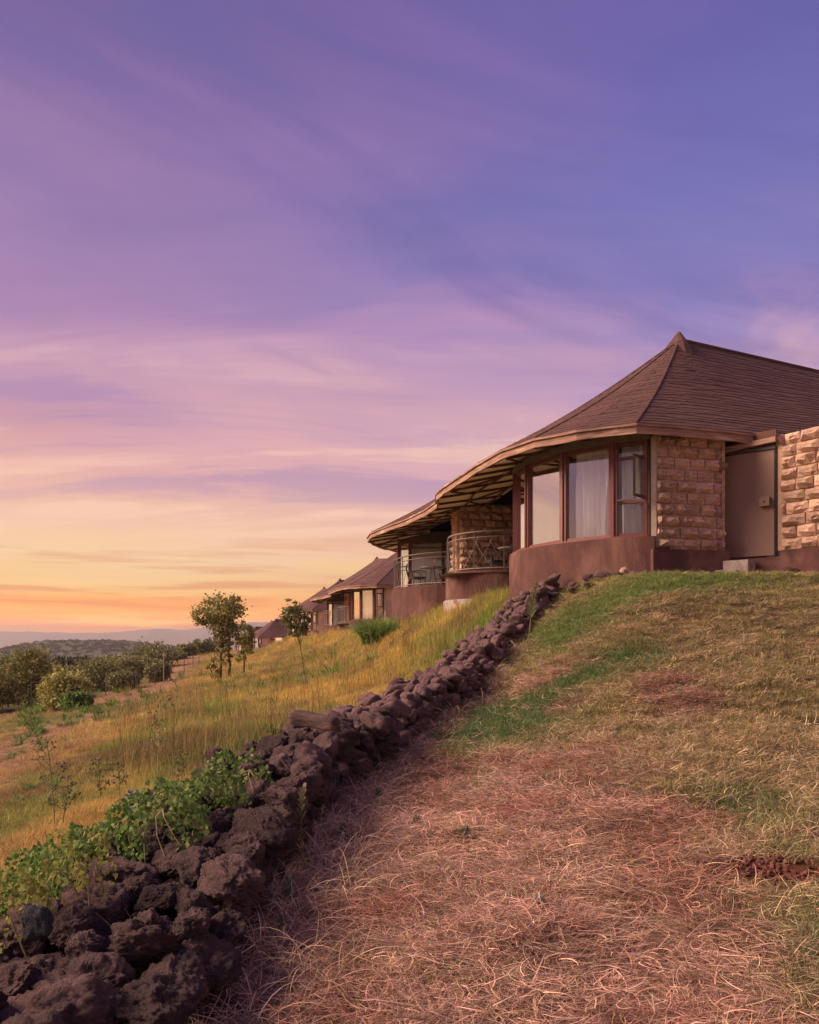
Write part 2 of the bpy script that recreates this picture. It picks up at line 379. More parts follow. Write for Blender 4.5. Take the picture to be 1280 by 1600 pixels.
def scatter(name, label, pts, sc, tint, variants, mat=None, tilt=6., cat=None, kind='stuff', thing_label=None):
    n = len(pts)
    me = bpy.data.meshes.new(name); me.vertices.add(n); me.vertices.foreach_set('co', np.asarray(pts, 'f').ravel())
    rot = np.stack([np.radians(rng.normal(0, tilt, n)), np.radians(rng.normal(0, tilt, n)), rng.uniform(0, 6.283, n)], 1)
    a = me.attributes.new('rot', 'FLOAT_VECTOR', 'POINT'); a.data.foreach_set('vector', rot.astype('f').ravel())
    a = me.attributes.new('scl', 'FLOAT', 'POINT'); a.data.foreach_set('value', np.asarray(sc, 'f'))
    a = me.attributes.new('tint', 'FLOAT_COLOR', 'POINT'); a.data.foreach_set('color', np.concatenate([tint, np.ones((n, 1))], 1).astype('f').ravel())
    a = me.attributes.new('vi', 'INT', 'POINT'); a.data.foreach_set('value', rng.integers(0, len(variants), n).astype('i'))
    o = obj(name, me); tag(o, label, cat, None, kind)
    g = bpy.data.node_groups.new(name + '_nodes', 'GeometryNodeTree')
    g.interface.new_socket('Geometry', in_out='INPUT', socket_type='NodeSocketGeometry'); g.interface.new_socket('Geometry', in_out='OUTPUT', socket_type='NodeSocketGeometry')
    N = g.nodes; L = g.links
    gi = N.new('NodeGroupInput'); go = N.new('NodeGroupOutput'); ip = N.new('GeometryNodeInstanceOnPoints'); jn = N.new('GeometryNodeJoinGeometry')
    for k, vm in enumerate(variants):
        vo = bpy.data.objects.get('src_' + vm.name) or bpy.data.objects.new('src_' + vm.name, vm)
        oi = N.new('GeometryNodeObjectInfo'); oi.inputs['Object'].default_value = vo; oi.inputs['As Instance'].default_value = True
        L.new(oi.outputs['Geometry'], jn.inputs[0])
    def na(nm, ty):
        x = N.new('GeometryNodeInputNamedAttribute'); x.data_type = ty; x.inputs[0].default_value = nm
        return [s_ for s_ in x.outputs if s_.enabled and s_.name == 'Attribute'][0]
    L.new(gi.outputs[0], ip.inputs['Points']); L.new(jn.outputs[0], ip.inputs['Instance'])
    ip.inputs['Pick Instance'].default_value = True; L.new(na('vi', 'INT'), ip.inputs['Instance Index'])
    er = N.new('FunctionNodeEulerToRotation'); L.new(na('rot', 'FLOAT_VECTOR'), er.inputs[0]); L.new(er.outputs[0], ip.inputs['Rotation'])
    L.new(na('scl', 'FLOAT'), ip.inputs['Scale']); L.new(ip.outputs[0], go.inputs[0])
    md = o.modifiers.new('scatter', 'NODES'); md.node_group = g
    return o

# ------------------------------------------------------------------ noise in numpy
def vnoise(x, y, s=1., seed=0):
    x = np.asarray(x, float) * s + seed * 17.3; y = np.asarray(y, float) * s + seed * 9.1
    xi = np.floor(x); yi = np.floor(y); fx = x - xi; fy = y - yi
    fx = fx * fx * (3 - 2 * fx); fy = fy * fy * (3 - 2 * fy)
    h = lambda a, b: np.modf(np.abs(np.sin(a * 127.1 + b * 311.7 + seed) * 43758.5453))[0]
    return (h(xi, yi) * (1 - fx) + h(xi + 1, yi) * fx) * (1 - fy) + (h(xi, yi + 1) * (1 - fx) + h(xi + 1, yi + 1) * fx) * fy
def fbm(x, y, s=1., seed=0, o=4):
    r = 0.; a = .5; t = 0.
    for i in range(o):
        r = r + a * vnoise(x, y, s * 2 ** i, seed + i); t += a; a *= .5
    return r / t

# ------------------------------------------------------------------ terrain
def H0(x, y):
    k = np.interp(y, [17, 46, 75, 130, 160, 400], [0, 2.6, 4.4, 6, 7, 7])
    d = .957 * x + .29 * y - 10.07 - k
    e = -2.5 + (y - 13.3) * .6
    d = -.25 * np.logaddexp(-d / .25, -e / .25)
    n = np.interp(d, [-13, -12.4, -10, -7.8, -7, -6, -4.5, -2.9, -2, .5, 6, 20, 60, 200], [-1.93, -1.85, -1.5, -1.22, -1.05, -.8, 0, 1.08, 1.13, 1.15, 1.6, 3, 8, 20])
    f = np.interp(d, [-2000, -400, -120, -40, -25, -18, -13], [-43, -28, -12, -3, -1.5, -.7, 0])
    s = np.interp(y, [30, 75, 130], [1, .6, .3])
    dr = np.interp(y, [17, 45, 75, 130, 160, 300, 800, 2000], [0, -.6, -.6, -2.7, -3.5, -6, -18, -30])
    return 1.13 + (n - 1.13) * s + f + dr
def ell(x, y, cx, cy, rx, ry):
    return np.clip(1.25 - np.sqrt(((x - cx) / rx) ** 2 + ((y - cy) / ry) ** 2), 0, 1)
WALL = [(-1.42, .4), (-1.38, 1.5), (-1.27, 3), (-1.13, 4.85), (-1.05, 6.5), (-.33, 9.2), (1.08, 12.9), (2.3, 14.95)]
wy = [p[1] for p in WALL]; wx = [p[0] for p in WALL]
def H(x, y):
    x = np.asarray(x, float); y = np.asarray(y, float)
    z = H0(x, y)
    near = np.clip(1.6 - y / 25, 0, 1)
    bumpy = (fbm(x, y, 1.1, 3) - .5) * .16 + (fbm(x, y, 5., 5, 3) - .5) * .05
    flat = np.clip((np.hypot(x - 4.5, y - 14.5) - 1.5) / 2, 0.15, 1)
    z = z + bumpy * near * flat + (fbm(x, y, .12, 8) - .5) * .5 * (1 - near) * np.clip((y - 20) / 40, 0, 1)
    z = z + ell(x, y, 1.85, 4.15, .5, .3) * .04 + ell(x, y, 2.3, 4.7, .3, .2) * .07 + ell(x, y, .56, 3.5, .24, .2) * .07 + ell(x, y, .2, 5.1, .3, .25) * .05 + ell(x, y, 1.1, 3.9, .3, .2) * .05
    return z
gx = np.sinh(np.linspace(-9.2, 9.2, 430)) ; gx = gx / gx[-1] * 3900
# finer core: blend a regular grid near the camera
gx = np.unique(np.concatenate([np.arange(-9, 10, .11), gx[np.abs(gx) > 9.1]]))
gy = np.concatenate([np.arange(-3, 22, .13), 22 * np.exp(np.linspace(.006, math.log(4100 / 22), 150))])
gy = np.concatenate([[-60, -30, -15, -8, -5], gy])
GX, GY = np.meshgrid(gx, gy); GZ = H(GX, GY)
V = np.stack([GX, GY, GZ], -1).reshape(-1, 3); nx, ny = len(gx), len(gy)
idx = np.arange(nx * ny).reshape(ny, nx)
F = np.stack([idx[:-1, :-1], idx[:-1, 1:], idx[1:, 1:], idx[1:, :-1]], -1).reshape(-1, 4)
me = bpy.data.meshes.new('ground'); me.vertices.add(len(V)); me.vertices.foreach_set('co', V.astype('f').ravel())
me.loops.add(F.size); me.loops.foreach_set('vertex_index', F.astype('i').ravel())
me.polygons.add(len(F)); me.polygons.foreach_set('loop_start', np.arange(0, F.size, 4, dtype='i')); me.polygons.foreach_set('loop_total', np.full(len(F), 4, 'i'))
me.polygons.foreach_set('use_smooth', np.ones(len(F), bool)); me.update()
# where the sward is bare, green or straw covered (what grows there, not how it is lit)
def straw_zone(x, y):
    xb = np.interp(y, [1, 2.8, 3.8, 4.6, 5.2, 6.8, 7.5, 8.3, 9], [1.45, 1.5, 1.6, 1.75, 1.95, 1.9, 1.0, .3, -.4])
    wob = (fbm(x, y, 1.5, 21) - .5) * 1.3
    r = np.clip((xb - x + wob) * 1.8 + .3, 0, 1)
    patch = ell(x, y, 1.7, 8.85, .42, .3) + ell(x, y, 2.78, 8.3, .4, .55) + ell(x, y, 1.8, 10.2, .7, .35) * .6
    return np.clip(np.maximum(r, patch * 1.6), 0, 1)
def green_zone(x, y):
    g = ell(x, y, 1.0, 9.0, .95, 1.2) * 1.5 + ell(x, y, 2.45, 9.75, .75, .7) * 1.1 + ell(x, y, 3.9, 12.3, 1.6, .6) * 1.3 + ell(x, y, 2.6, 12.2, .8, 1.3) + ell(x, y, 1.05, 6.0, .35, .4) * .9 + ell(x, y, 1.9, 3.2, .5, .4) * .9 + ell(x, y, 2.3, 5.4, .5, .5) * .7
    return np.clip(g * (.4 + 1.2 * fbm(x, y, 2.2, 31)), 0, 1)
def soil_zone(x, y):
    return np.clip(ell(x, y, 1.85, 4.12, .52, .28) * 1.6 + ell(x, y, 2.33, 4.72, .33, .16) * 1.6 + ell(x, y, 2.05, 3.75, .2, .1), 0, 1)
def right_of_wall(x, y): return x > np.interp(y, wy, wx, right=99)
def dline(x, y):
    k = np.interp(y, [17, 46, 75, 130, 160, 400], [0, 2.6, 4.4, 6, 7, 7]); return .957 * x + .29 * y - 10.07 - k
x_, y_ = V[:, 0], V[:, 1]
rw = right_of_wall(x_, y_).astype(float)
sz = straw_zone(x_, y_); gz = green_zone(x_, y_); so = soil_zone(x_, y_)
pal = lambda c: np.array(c)[None, :]
def mixc(a, b, f): return a * (1 - f[:, None]) + b * f[:, None]
n1 = fbm(x_, y_, .9, 41); n2 = fbm(x_, y_, .09, 43); n3 = fbm(x_, y_, .35, 47)
cr = mixc(pal((.13, .085, .045)) + 0 * V, pal((.10, .045, .034)), sz)
cr = mixc(cr, pal((.05, .07, .025)), gz * .8)
cr = mixc(cr, pal((.16, .052, .038)), so)
cl = mixc(pal((.20, .12, .045)) + 0 * V, pal((.10, .095, .03)), np.clip((n3 - .45) * 4, 0, 1))
cl = mixc(cl, pal((.27, .145, .085)), np.clip((n2 - .42) * 4, 0, 1) * np.clip((y_ - 12) / 20, 0, 1))
dl_ = dline(x_, y_); cl = mixc(cl, pal((.30, .165, .11)), np.clip(1.3 - np.abs(dl_ + 12.6 + (fbm(x_, y_, .15, 121) - .5) * 2.5) / .9, 0, 1) * .8)
dl = dline(x_, y_)
cl = mixc(cl, pal((.055, .055, .03)), np.clip((-14.5 - dl) / 4, 0, 1) * np.clip((y_ - 18) / 12, 0, 1))
cc = mixc(cl, cr, rw)
a = me.attributes.new('ground_colour', 'FLOAT_COLOR', 'POINT'); a.data.foreach_set('color', np.concatenate([cc, np.ones((len(V), 1))], 1).astype('f').ravel())
m, t, b = new_mat('ground_soil')
c = t.add('ShaderNodeAttribute', attribute_name='ground_colour').outputs['Color']
co = t.add('ShaderNodeTexCoord').outputs['Object']
c = t.mix(1., c, t.comb(*[t.mr(t.noise(co, 9., 8, .75), .25, .75, .45, 1.5)] * 3), 'MULTIPLY')
c = t.mix(1., c, t.comb(*[t.mr(t.noise(t.mapping(co, sc=(1, .35, 1)), .8, 8, .75), .3, .7, .7, 1.3)] * 3), 'MULTIPLY')
t.put(b.inputs['Base Color'], c); b.inputs['Roughness'].default_value = .97; b.inputs['Specular IOR Level'].default_value = .1
bump(t, b, t.noise(co, 35., 8, .8), 1., .03)
me.materials.append(m)
tag(obj('ground', me), kind='structure')

# ------------------------------------------------------------------ distant hills
def ridge(name, prof, y, depth, base, mat, seed, rough, kind='structure'):
    """hill with its crest along x at distance y: prof = [(x, crest z)]"""
    xs = np.linspace(prof[0][0], prof[-1][0], 260); cz = np.interp(xs, [p[0] for p in prof], [p[1] for p in prof])
    rows = 26; MBm = []
    for j in range(rows):
        q = j / (rows - 1); s_ = math.sin(q * math.pi) ** .8
        yy = y + (q - .5) * depth
        zz = base + (cz - base) * s_ + (fbm(xs, np.full_like(xs, yy), 8 / depth, seed, 5) - .5) * rough * s_
        MBm.append(np.stack([xs, np.full_like(xs, yy), zz], 1))
    mb = MB(); mb.v = [tuple(p) for r in MBm for p in r]; n = len(xs)
    mb.f = [(j * n + i, j * n + i + 1, (j + 1) * n + i + 1, (j + 1) * n + i) for j in range(rows - 1) for i in range(n - 1)]
    o = mb.build(name, mat, smooth=True); tag(o, kind=kind); return o
def at(u, v, y): return ((u - 640) / 1250 * y, (1005 - v) / 1250 * y)
hill_m = simple('wooded_hill', (.06, .06, .038), (.085, .072, .05), .02, .95, .08, 1., 4, rnd=0)
ridge('hill', [at(-520, 1045, 900), at(-260, 1028, 900), at(-60, 1021, 900), at(0, 1018, 900), at(28, 1014, 900), at(60, 1006, 900), at(80, 1002, 900), at(130, 1001, 900), at(190, 1002, 900), at(228, 1006, 900),
     at(262, 1009, 900), at(330, 1015, 900), at(480, 1030, 900), at(640, 1040, 900)], 900, 420, -42, hill_m, 3, 6)
mt = simple('far_mountain', (.15, .125, .12), (.17, .14, .135), .002, .95, .01, .6, 20, rnd=0)
ridge('mountains', [at(-600, 984, 3300), at(-200, 986, 3300), at(0, 987, 3300), at(150, 988, 3300), at(215, 986.5, 3300), at(240, 984, 3300), at(256, 982.5, 3300), at(275, 984.5, 3300), at(300, 983, 3300), at(330, 980, 3300), at(370, 976, 3300), at(392, 972.5, 3300),
     at(402, 972, 3300), at(412, 973, 3300), at(420, 971.5, 3300), at(440, 974, 3300), at(520, 984, 3300), at(640, 990, 3300), at(1300, 992, 3300)], 3300, 900, -50, mt, 9, 20)

# ================================================================== the villas
ROOT = (5.4, 16.9, 1.1)
NEG = (-ROOT[0], -ROOT[1], -ROOT[2])
villa = thing('villa', ROOT, 'nearest round villa with peaked brown roof and curved window bay, top of the grassy slope', 'villa', 'villas in a row along the hillside')
def part(mb, name, mat, smooth=False): return mb.build(name, mat, villa, NEG, smooth)
def sub(mb, name, mat, parent, smooth=False): return mb.build(name, mat, parent, None, smooth)
CA = (5.38, 16.89); RA = 3.11
def arc(c, r, a0, a1, n): return [(c[0] + r * math.cos(R_(a0 + (a1 - a0) * i / n)), c[1] + r * math.sin(R_(a0 + (a1 - a0) * i / n))) for i in range(n + 1)]
def lerp(a, b, t): return tuple(x + (y - x) * t for x, y in zip(a, b))

# --- roof
apexA = (5.9, 17.5, 6.62); mid = (4.55, 23, 6.05); apexB = (3.2, 29, 6.66); farR = (13, 20.9, 6.55)
EAVE = [((13.5, 16.5), farR, 1), ((9.5, 15.3), farR, .45), ((6.4, 14.28), apexA, 0), ((5.0, 13.78), apexA, 0), ((3.82, 13.47), apexA, 0), ((2.91, 13.92), apexA, 0), ((2.27, 14.5), apexA, 0), ((1.75, 15.4), apexA, 0),
        ((1.4, 16.6), apexA, 0), ((1.13, 17.7), apexA, 0), ((.84, 18.85), mid, .35), ((.68, 19.7), mid, .6), ((.72, 20.9), mid, 1), ((.44, 22.2), apexB, .4), ((-.1, 23.9), apexB, .8),
        ((-.74, 25.4), apexB, 1), ((-1.3, 26.9), apexB, 1), ((-1.45, 27.9), apexB, 1), ((-1.3, 29), apexB, 1), ((-.9, 30.4), apexB, 1), ((-.1, 31.8), apexB, 1), ((1.2, 33), apexB, 1), ((3.2, 33.6), apexB, 1), ((6, 32.6), apexB, 1),
        ((8, 30), apexB, .6), ((9.2, 26.5), mid, 1), ((11, 25.2), apexA, 0), ((14, 25), farR, 1)]
def top_of(e):
    (x, y), r, k = e
    if r is farR: return lerp(apexA, farR, k if k < 1 else 1)
    if r is mid: return lerp(apexA, mid, k)
    if r is apexB: return lerp(mid, apexB, k)
    return apexA
ev = []
for i in range(len(EAVE) - 1):
    a, b_ = EAVE[i], EAVE[i + 1]; ta, tb = top_of(a), top_of(b_)
    L = math.dist(a[0], b_[0]); n = max(2, int(L / .14))
    for j in range(n): ev.append((lerp(a[0], b_[0], j / n), lerp(ta, tb, j / n)))
ev.append((EAVE[-1][0], top_of(EAVE[-1])))
ZE = 3.70
def roof_pt(i, t):
    (x, y), T_ = ev[i]; s_ = t
    z = ZE + (T_[2] - ZE) * (t + .05 * math.sin(math.pi * t) * -1)
    return (x + (T_[0] - x) * s_, y + (T_[1] - y) * s_, z)
def roof_mesh(rows, jag):
    mb = MB(); n = len(ev)
    for r in range(rows):
        base = len(mb.v)
        for i in range(n):
            j0 = (mnoise.noise(Vector((i * .9, r * 3.1, 0))) * jag + mnoise.noise(Vector((i * .13, r * 7.1, 4))) * jag * 1.5) if r else 0
            t0 = max(0, (r + j0) / rows); t1 = min(1, (r + 2.1) / rows)
            a = Vector(roof_pt(i, t0)); b_ = Vector(roof_pt(i, t1)); up = Vector((0, 0, .028))
            mb.v += [tuple(a), tuple(a + up), tuple(b_ + up * .1)]
        for i in range(n - 1):
            p, q = base + i * 3, base + i * 3 + 3
            mb.f += [(q, p, p + 1, q + 1), (q + 1, p + 1, p + 2, q + 2)]
    return mb
roof = part(roof_mesh(30, .42), 'roof', M['roof'])
# peaked caps and hip ridges
for ap in (apexA, apexB):
    mb = MB(); n = 14; prof = [(.42, -.46), (.28, -.18), (.16, -.01), (.08, .10), (.03, .17), (.0, .18)]
    for r, dz in prof:
        for k in range(n):
            q = 2 * math.pi * k / n + .2; w_ = 1 + .12 * math.sin(3 * q)
            mb.v.append((ap[0] + r * w_ * math.cos(q), ap[1] + r * w_ * math.sin(q), ap[2] + dz + .02))
    for j in range(len(prof) - 1):
        for k in range(n): mb.f.append((j * n + k, j * n + (k + 1) % n, (j + 1) * n + (k + 1) % n, (j + 1) * n + k))
    sub(mb, 'ridge_cap', M['roof'], roof)
for e in (EAVE[4], EAVE[6], EAVE[8], EAVE[16], EAVE[14]):
    T_ = top_of(e); pts = []
    for k in range(13):
        t_ = .005 + .955 * k / 12; z = ZE + (T_[2] - ZE) * (t_ - .05 * math.sin(math.pi * t_))
        pts.append((e[0][0] + (T_[0] - e[0][0]) * t_, e[0][1] + (T_[1] - e[0][1]) * t_, z + .02))
    mb = MB(); mb.tube(pts, .022, 6); sub(mb, 'hip_ridge', M['roof'], roof)
mb = MB(); mb.tube([lerp(apexA, farR, k / 8) for k in range(9)], .06, 8); mb.tube([lerp(apexA, mid, k / 5) for k in range(6)] + [lerp(mid, apexB, k / 5) for k in range(1, 6)], .06, 8)
sub(mb, 'ridge', M['roof'], roof)

# --- fascia: a thick wavy board under the roof edge, cut into lengths
def eave_off(i, d):
    (x, y), T_ = ev[i]; v = Vector((T_[0] - x, T_[1] - y)).normalized()
    # true normal of the eave line, turned inwards
    a = Vector(ev[max(i - 1, 0)][0]); b_ = Vector(ev[min(i + 1, len(ev) - 1)][0]); tn = (b_ - a).normalized(); nn = Vector((-tn.y, tn.x))
    if nn.dot(v) < 0: nn = -nn
    return (x + nn.x * d, y + nn.y * d)
nE = len(ev)
def strip(i0, i1, d0, d1, z0, z1, wob=0.):
    mb = MB()
    for i in range(i0, i1 + 1):
        ww = wob * mnoise.noise(Vector((i * .35, 0, z0)))
        a = eave_off(i, d0 + ww * .5); c_ = eave_off(i, d1 + ww * .5)
        mb.v += [(a[0], a[1], z0 + ww), (a[0], a[1], z1 + ww * .3), (c_[0], c_[1], z1 + ww * .3), (c_[0], c_[1], z0 + ww)]
    for i in range(i1 - i0):
        p, q = i * 4, i * 4 + 4
        mb.f += [(p, p + 1, q + 1, q), (p + 1, p + 2, q + 2, q + 1), (p + 2, p + 3, q + 3, q + 2), (p + 3, p, q, q + 3)]
    e = (i1 - i0) * 4; mb.f += [(3, 2, 1, 0), (e, e + 1, e + 2, e + 3)]
    return mb
k = 0
while k < nE - 1:
    k2 = min(nE - 1, k + 11)
    part(strip(k, k2, -.01, .035, 3.535, 3.69, .022), 'fascia_board', M['fascia']); k = k2
part(strip(0, nE - 1, -.045, .05, 3.66, 3.70, .012), 'eave_lip', M['fascia'])

# --- soffit and its rafters
def sof(i, q, dz=0.):
    (x, y), T_ = ev[i]; X1, Y1 = x + (T_[0] - x) * q, y + (T_[1] - y) * q
    return (X1, Y1, 3.60 + .19 * math.dist((x, y), (X1, Y1)) + dz)
mb = MB(); QS = [.012, .12, .24, .36, .46]
for i in range(nE):
    for q in QS: mb.v.append(sof(i, q))
nq = len(QS)
for i in range(nE - 1):
    for j in range(nq - 1): mb.f.append((i * nq + j, i * nq + j + 1, (i + 1) * nq + j + 1, (i + 1) * nq + j))
soffit = part(mb, 'soffit', M['soffit'])
i = 24
ks = list(range(6, nE - 20, 6))
for a_, i in enumerate(ks):
    mb = MB(); mb.box(sof(i, .015, -.03), sof(i, .45, -.03), .035, .05)
    sub(mb, 'rafter', M['rafter'], soffit)
for q in (.21, .40):
    mb = MB()
    for i in range(0, nE - 1, 4):
        i2 = min(i + 4, nE - 1); mb.box(sof(i, q, -.065), sof(i2, q, -.065), .035, .035)
    sub(mb, 'purlin', M['rafter'], soffit)
for a_, i in enumerate(ks[:-1]):
    if a_ % 2: continue
    i2 = ks[a_ + 1]
    p, q = (.03, .21) if a_ % 4 else (.21, .40)
    mb = MB(); mb.box(sof(i, p, -.06), sof(i2, q, -.06), .03, .04); sub(mb, 'diagonal_brace', M['rafter'], soffit)
    i3 = ks[max(a_ - 1, 0)]
    mb = MB(); mb.box(sof(i, p, -.06), sof(i3, q, -.06), .03, .04); sub(mb, 'diagonal_brace', M['rafter'], soffit)

# --- curved bay A: plinth, ring beam, mullions, panes
ZS = 1.86
mb = MB(); mb.wall(arc(CA, RA + .14, 128, 249.5, 44), .2, ZS, .32); part(mb, 'plinth', M['stucco'], False)
mb = MB(); mb.wall(arc(CA, RA + .13, 132, 247.5, 40), ZS + .001, ZS + .025, .16); part(mb, 'sill', M['frame'])
mb = MB(); mb.wall(arc(CA, RA + .07, 132, 247.8, 40), 3.56, 3.70, .2); part(mb, 'ring_beam', M['beam'])
def polar(a, r=RA): return (CA[0] + r * math.cos(R_(a)), CA[1] + r * math.sin(R_(a)))
MULL = [150, 164, 180.5, 196, 217.3, 236.3, 247.6]
winA = []
for j in range(len(MULL) - 1):
    a0, a1 = MULL[j], MULL[j + 1]
    h = .9; p0 = polar(a0 + h); p1 = polar(a1 - h)
    mb = MB()
    zb, zt = ZS + .025, 3.565
    for p, a in ((p0, a0 + h), (p1, a1 - h)): mb.cube((p[0], p[1], (zb + zt) / 2), (.11, .055, zt - zb), R_(a))
    mb.box((*p0, zb + .03), (*p1, zb + .03), .07, .06); mb.box((*p0, zt - .035), (*p1, zt - .035), .07, .07)
    if j == 5:
        mb.box((*p0, 2.50), (*p1, 2.50), .07, .055); mb.box((*p0, 3.28), (*p1, 3.28), .06, .05)
    win = part(mb, 'window', M['frame'])
    mb = MB(); mb.wall([p0, p1], zb + .05, zt - .06, .012); g = sub(mb, 'pane', M['glass'], win)
    # curtain: folded sheet behind the glass
    if j in (4, 5):
        q0, q1 = (.06, .97); rr = RA - .17
        c0 = polar(a0 + 1, rr); c1_ = polar(a1 - 1, rr); mb = MB(); n = 160; rows = 9
        for kk in range(rows + 1):
            zz = zb + (zt - zb) * kk / rows
            for i in range(n + 1):
                s_ = q0 + (q1 - q0) * i / n; flare = .4 + .6 * (1 - kk / rows)
                amp = .10 * flare; ph = s_ * (44 if j == 4 else 30) + 1.2 * math.sin(s_ * 9 + kk * .25)
                xx = c0[0] + (c1_[0] - c0[0]) * s_; yy = c0[1] + (c1_[1] - c0[1]) * s_
                dx, dy = math.cos(R_((a0 + a1) / 2)), math.sin(R_((a0 + a1) / 2))
                o_ = amp * (1 - 2 * abs(math.sin(ph * .5)) ** .7) * .8 + .02 * math.sin(ph * 1.7 + kk * .6)
                mb.v.append((xx + dx * o_, yy + dy * o_, zz))
        for kk in range(rows):
            for i in range(n): mb.f.append((kk * (n + 1) + i, kk * (n + 1) + i + 1, (kk + 1) * (n + 1) + i + 1, (kk + 1) * (n + 1) + i))
        sub(mb, 'curtain', M['curtain'], win, True)
    winA.append(win)
for a in MULL[1:-1]:
    mb = MB(); p = polar(a, RA + .01); mb.cube((p[0], p[1], (ZS + 3.565) / 2 + .01), (.15, .05, 3.565 - ZS - .03), R_(a)); part(mb, 'mullion', M['frame'])
# open casement, hinged on the right, swung outwards
hA = polar(246.2, RA + .03); dirn = Vector((math.cos(R_(248 - 22)), math.sin(R_(248 - 22)))); 
c0 = Vector(hA); c1_ = c0 + dirn * .36
mb = MB()
for zz in (2.56, 3.24): mb.box((*c0, zz), (*c1_, zz), .03, .045)
for c_ in (c0, c1_): mb.box((*c_, 2.54), (*c_, 3.26), .035, .04)
cas = part(mb, 'open_casement', M['black'])
mb = MB(); mb.wall([tuple(c0), tuple(c1_)], 2.58, 3.22, .008); sub(mb, 'pane', M['glass'], cas)
mb = MB(); mb.box((*polar(237.5, RA + .04), 2.53), (*(c1_), 2.50), .02, .03); sub(mb, 'stay', M['black'], cas)
# pale edge trim by the stone
p = polar(249.2, RA + .05); mb = MB(); mb.cube((p[0], p[1], (ZS + 3.6) / 2), (.09, .05, 3.6 - ZS), R_(249 + 90)); part(mb, 'edge_trim', M['trim'])

# --- rough stone walls
svar = []
for k in range(10):
    r = random.Random(50 + k); mb = MB(); nx_, nz_ = 4, 3
    for j in range(nz_ + 1):
        for i in range(nx_ + 1):
            ex = min(i, nx_ - i); ez = min(j, nz_ - j)
            x = (i / nx_ - .5) + (r.uniform(-.07, .07) if 0 < i < nx_ else r.uniform(-.0, .03) * (1 if i == 0 else -1))
            z = (j / nz_ - .5) + (r.uniform(-.08, .08) if 0 < j < nz_ else r.uniform(0, .05) * (1 if j == 0 else -1))
            y = -.10 - (.55 + r.uniform(-.28, .45)) * (1 if ex and ez else 0) - r.uniform(0, .12)
            mb.v.append((x, y, z))
    for j in range(nz_):
        for i in range(nx_):
            q = j * (nx_ + 1) + i; a, b_, c_, d_ = q, q + 1, q + nx_ + 2, q + nx_ + 1
            mb.f += [(a, b_, c_), (a, c_, d_)] if (i + j + k) % 2 else [(a, b_, d_), (b_, c_, d_)]
    n0 = len(mb.v); mb.v += [(-.5, .5, -.5), (.5, .5, -.5), (.5, .5, .5), (-.5, .5, .5)]
    W_ = nx_ + 1
    mb.f += [tuple([i for i in range(nx_, -1, -1)] + [n0, n0 + 1]), tuple([nz_ * W_ + i for i in range(W_)] + [n0 + 2, n0 + 3]),
             tuple([j * W_ for j in range(nz_ + 1)] + [n0 + 3, n0]), tuple([j * W_ + nx_ for j in range(nz_, -1, -1)] + [n0 + 1, n0 + 2])]
    svar.append(mb.mesh('rough_stone_block', M['stone']))
def stone_wall(p0, p1, z0, z1, courses, wlen, parent, depth=.10, side=1, seed=0):
    r = random.Random(seed); p0 = Vector(p0); p1 = Vector(p1); L = (p1 - p0).length; d = (p1 - p0) / L; ang_ = math.atan2(d.y, d.x)
    ch = (z1 - z0) / courses
    for c_ in range(courses):
        x = -(wlen * .5 if c_ % 2 else 0) - r.uniform(0, .08)
        while x < L - .03:
            w_ = wlen * r.uniform(.75, 1.3); a = max(x, 0); b_ = min(x + w_, L); x += w_
            if L - b_ < .07: b_ = L; x = L
            if b_ - a < .04: continue
            c2_ = p0 + d * (a + b_) / 2
            o = obj('stone', r.choice(svar), parent, (c2_.x, c2_.y, z0 + ch * (c_ + .5)))
            o.scale = ((b_ - a) - .012, depth * r.uniform(.9, 1.7), (ch - .012) * r.uniform(.93, 1.06)); o.rotation_euler = (r.uniform(-.10, .10), r.uniform(-.035, .035), ang_ + r.uniform(-.06, .06))
W1a, W1b = (4.27, 13.96), (5.60, 14.27)
def backwall(pa, pb, z0, z1, th=.3, name='stone_wall', mat='mortar'):
    mb = MB(); mb.wall([pa, pb], z0, z1, th); return part(mb, name, M[mat])
sw1 = backwall(W1a, W1b, 1.62, 3.72); stone_wall(W1a, W1b, 1.64, 3.66, 10, .29, sw1, seed=3)
W2a, W2b = (6.44, 13.84), (7.85, 11.67)
sw2 = backwall(W2a, W2b, 1.58, 3.585); stone_wall(W2a, W2b, 1.60, 3.61, 10, .36, sw2, seed=5)
W3a, W3b = (1.42, 22.75), (3.6, 23.25)
sw3 = backwall(W3a, W3b, 1.8, 3.98); stone_wall(W3a, W3b, 1.86, 3.96, 10, .34, sw3, seed=8)
sw4 = backwall((1.36, 24.2), (1.36, 22.76), 1.8, 3.9, .3); stone_wall((1.36, 24.2), (1.36, 22.78), 1.86, 3.9, 10, .36, sw4, seed=9)
# low maroon bases
mb = MB(); mb.wall([(4.2, 13.78), (5.66, 14.12)], .2, 1.63, .3); mb.wall([(5.66, 14.50), (6.40, 13.80)], .2, 1.50, .3); mb.wall([(6.39, 13.79), (7.80, 11.62)], .2, 1.60, .34)
part(mb, 'base_wall', M['stucco'])
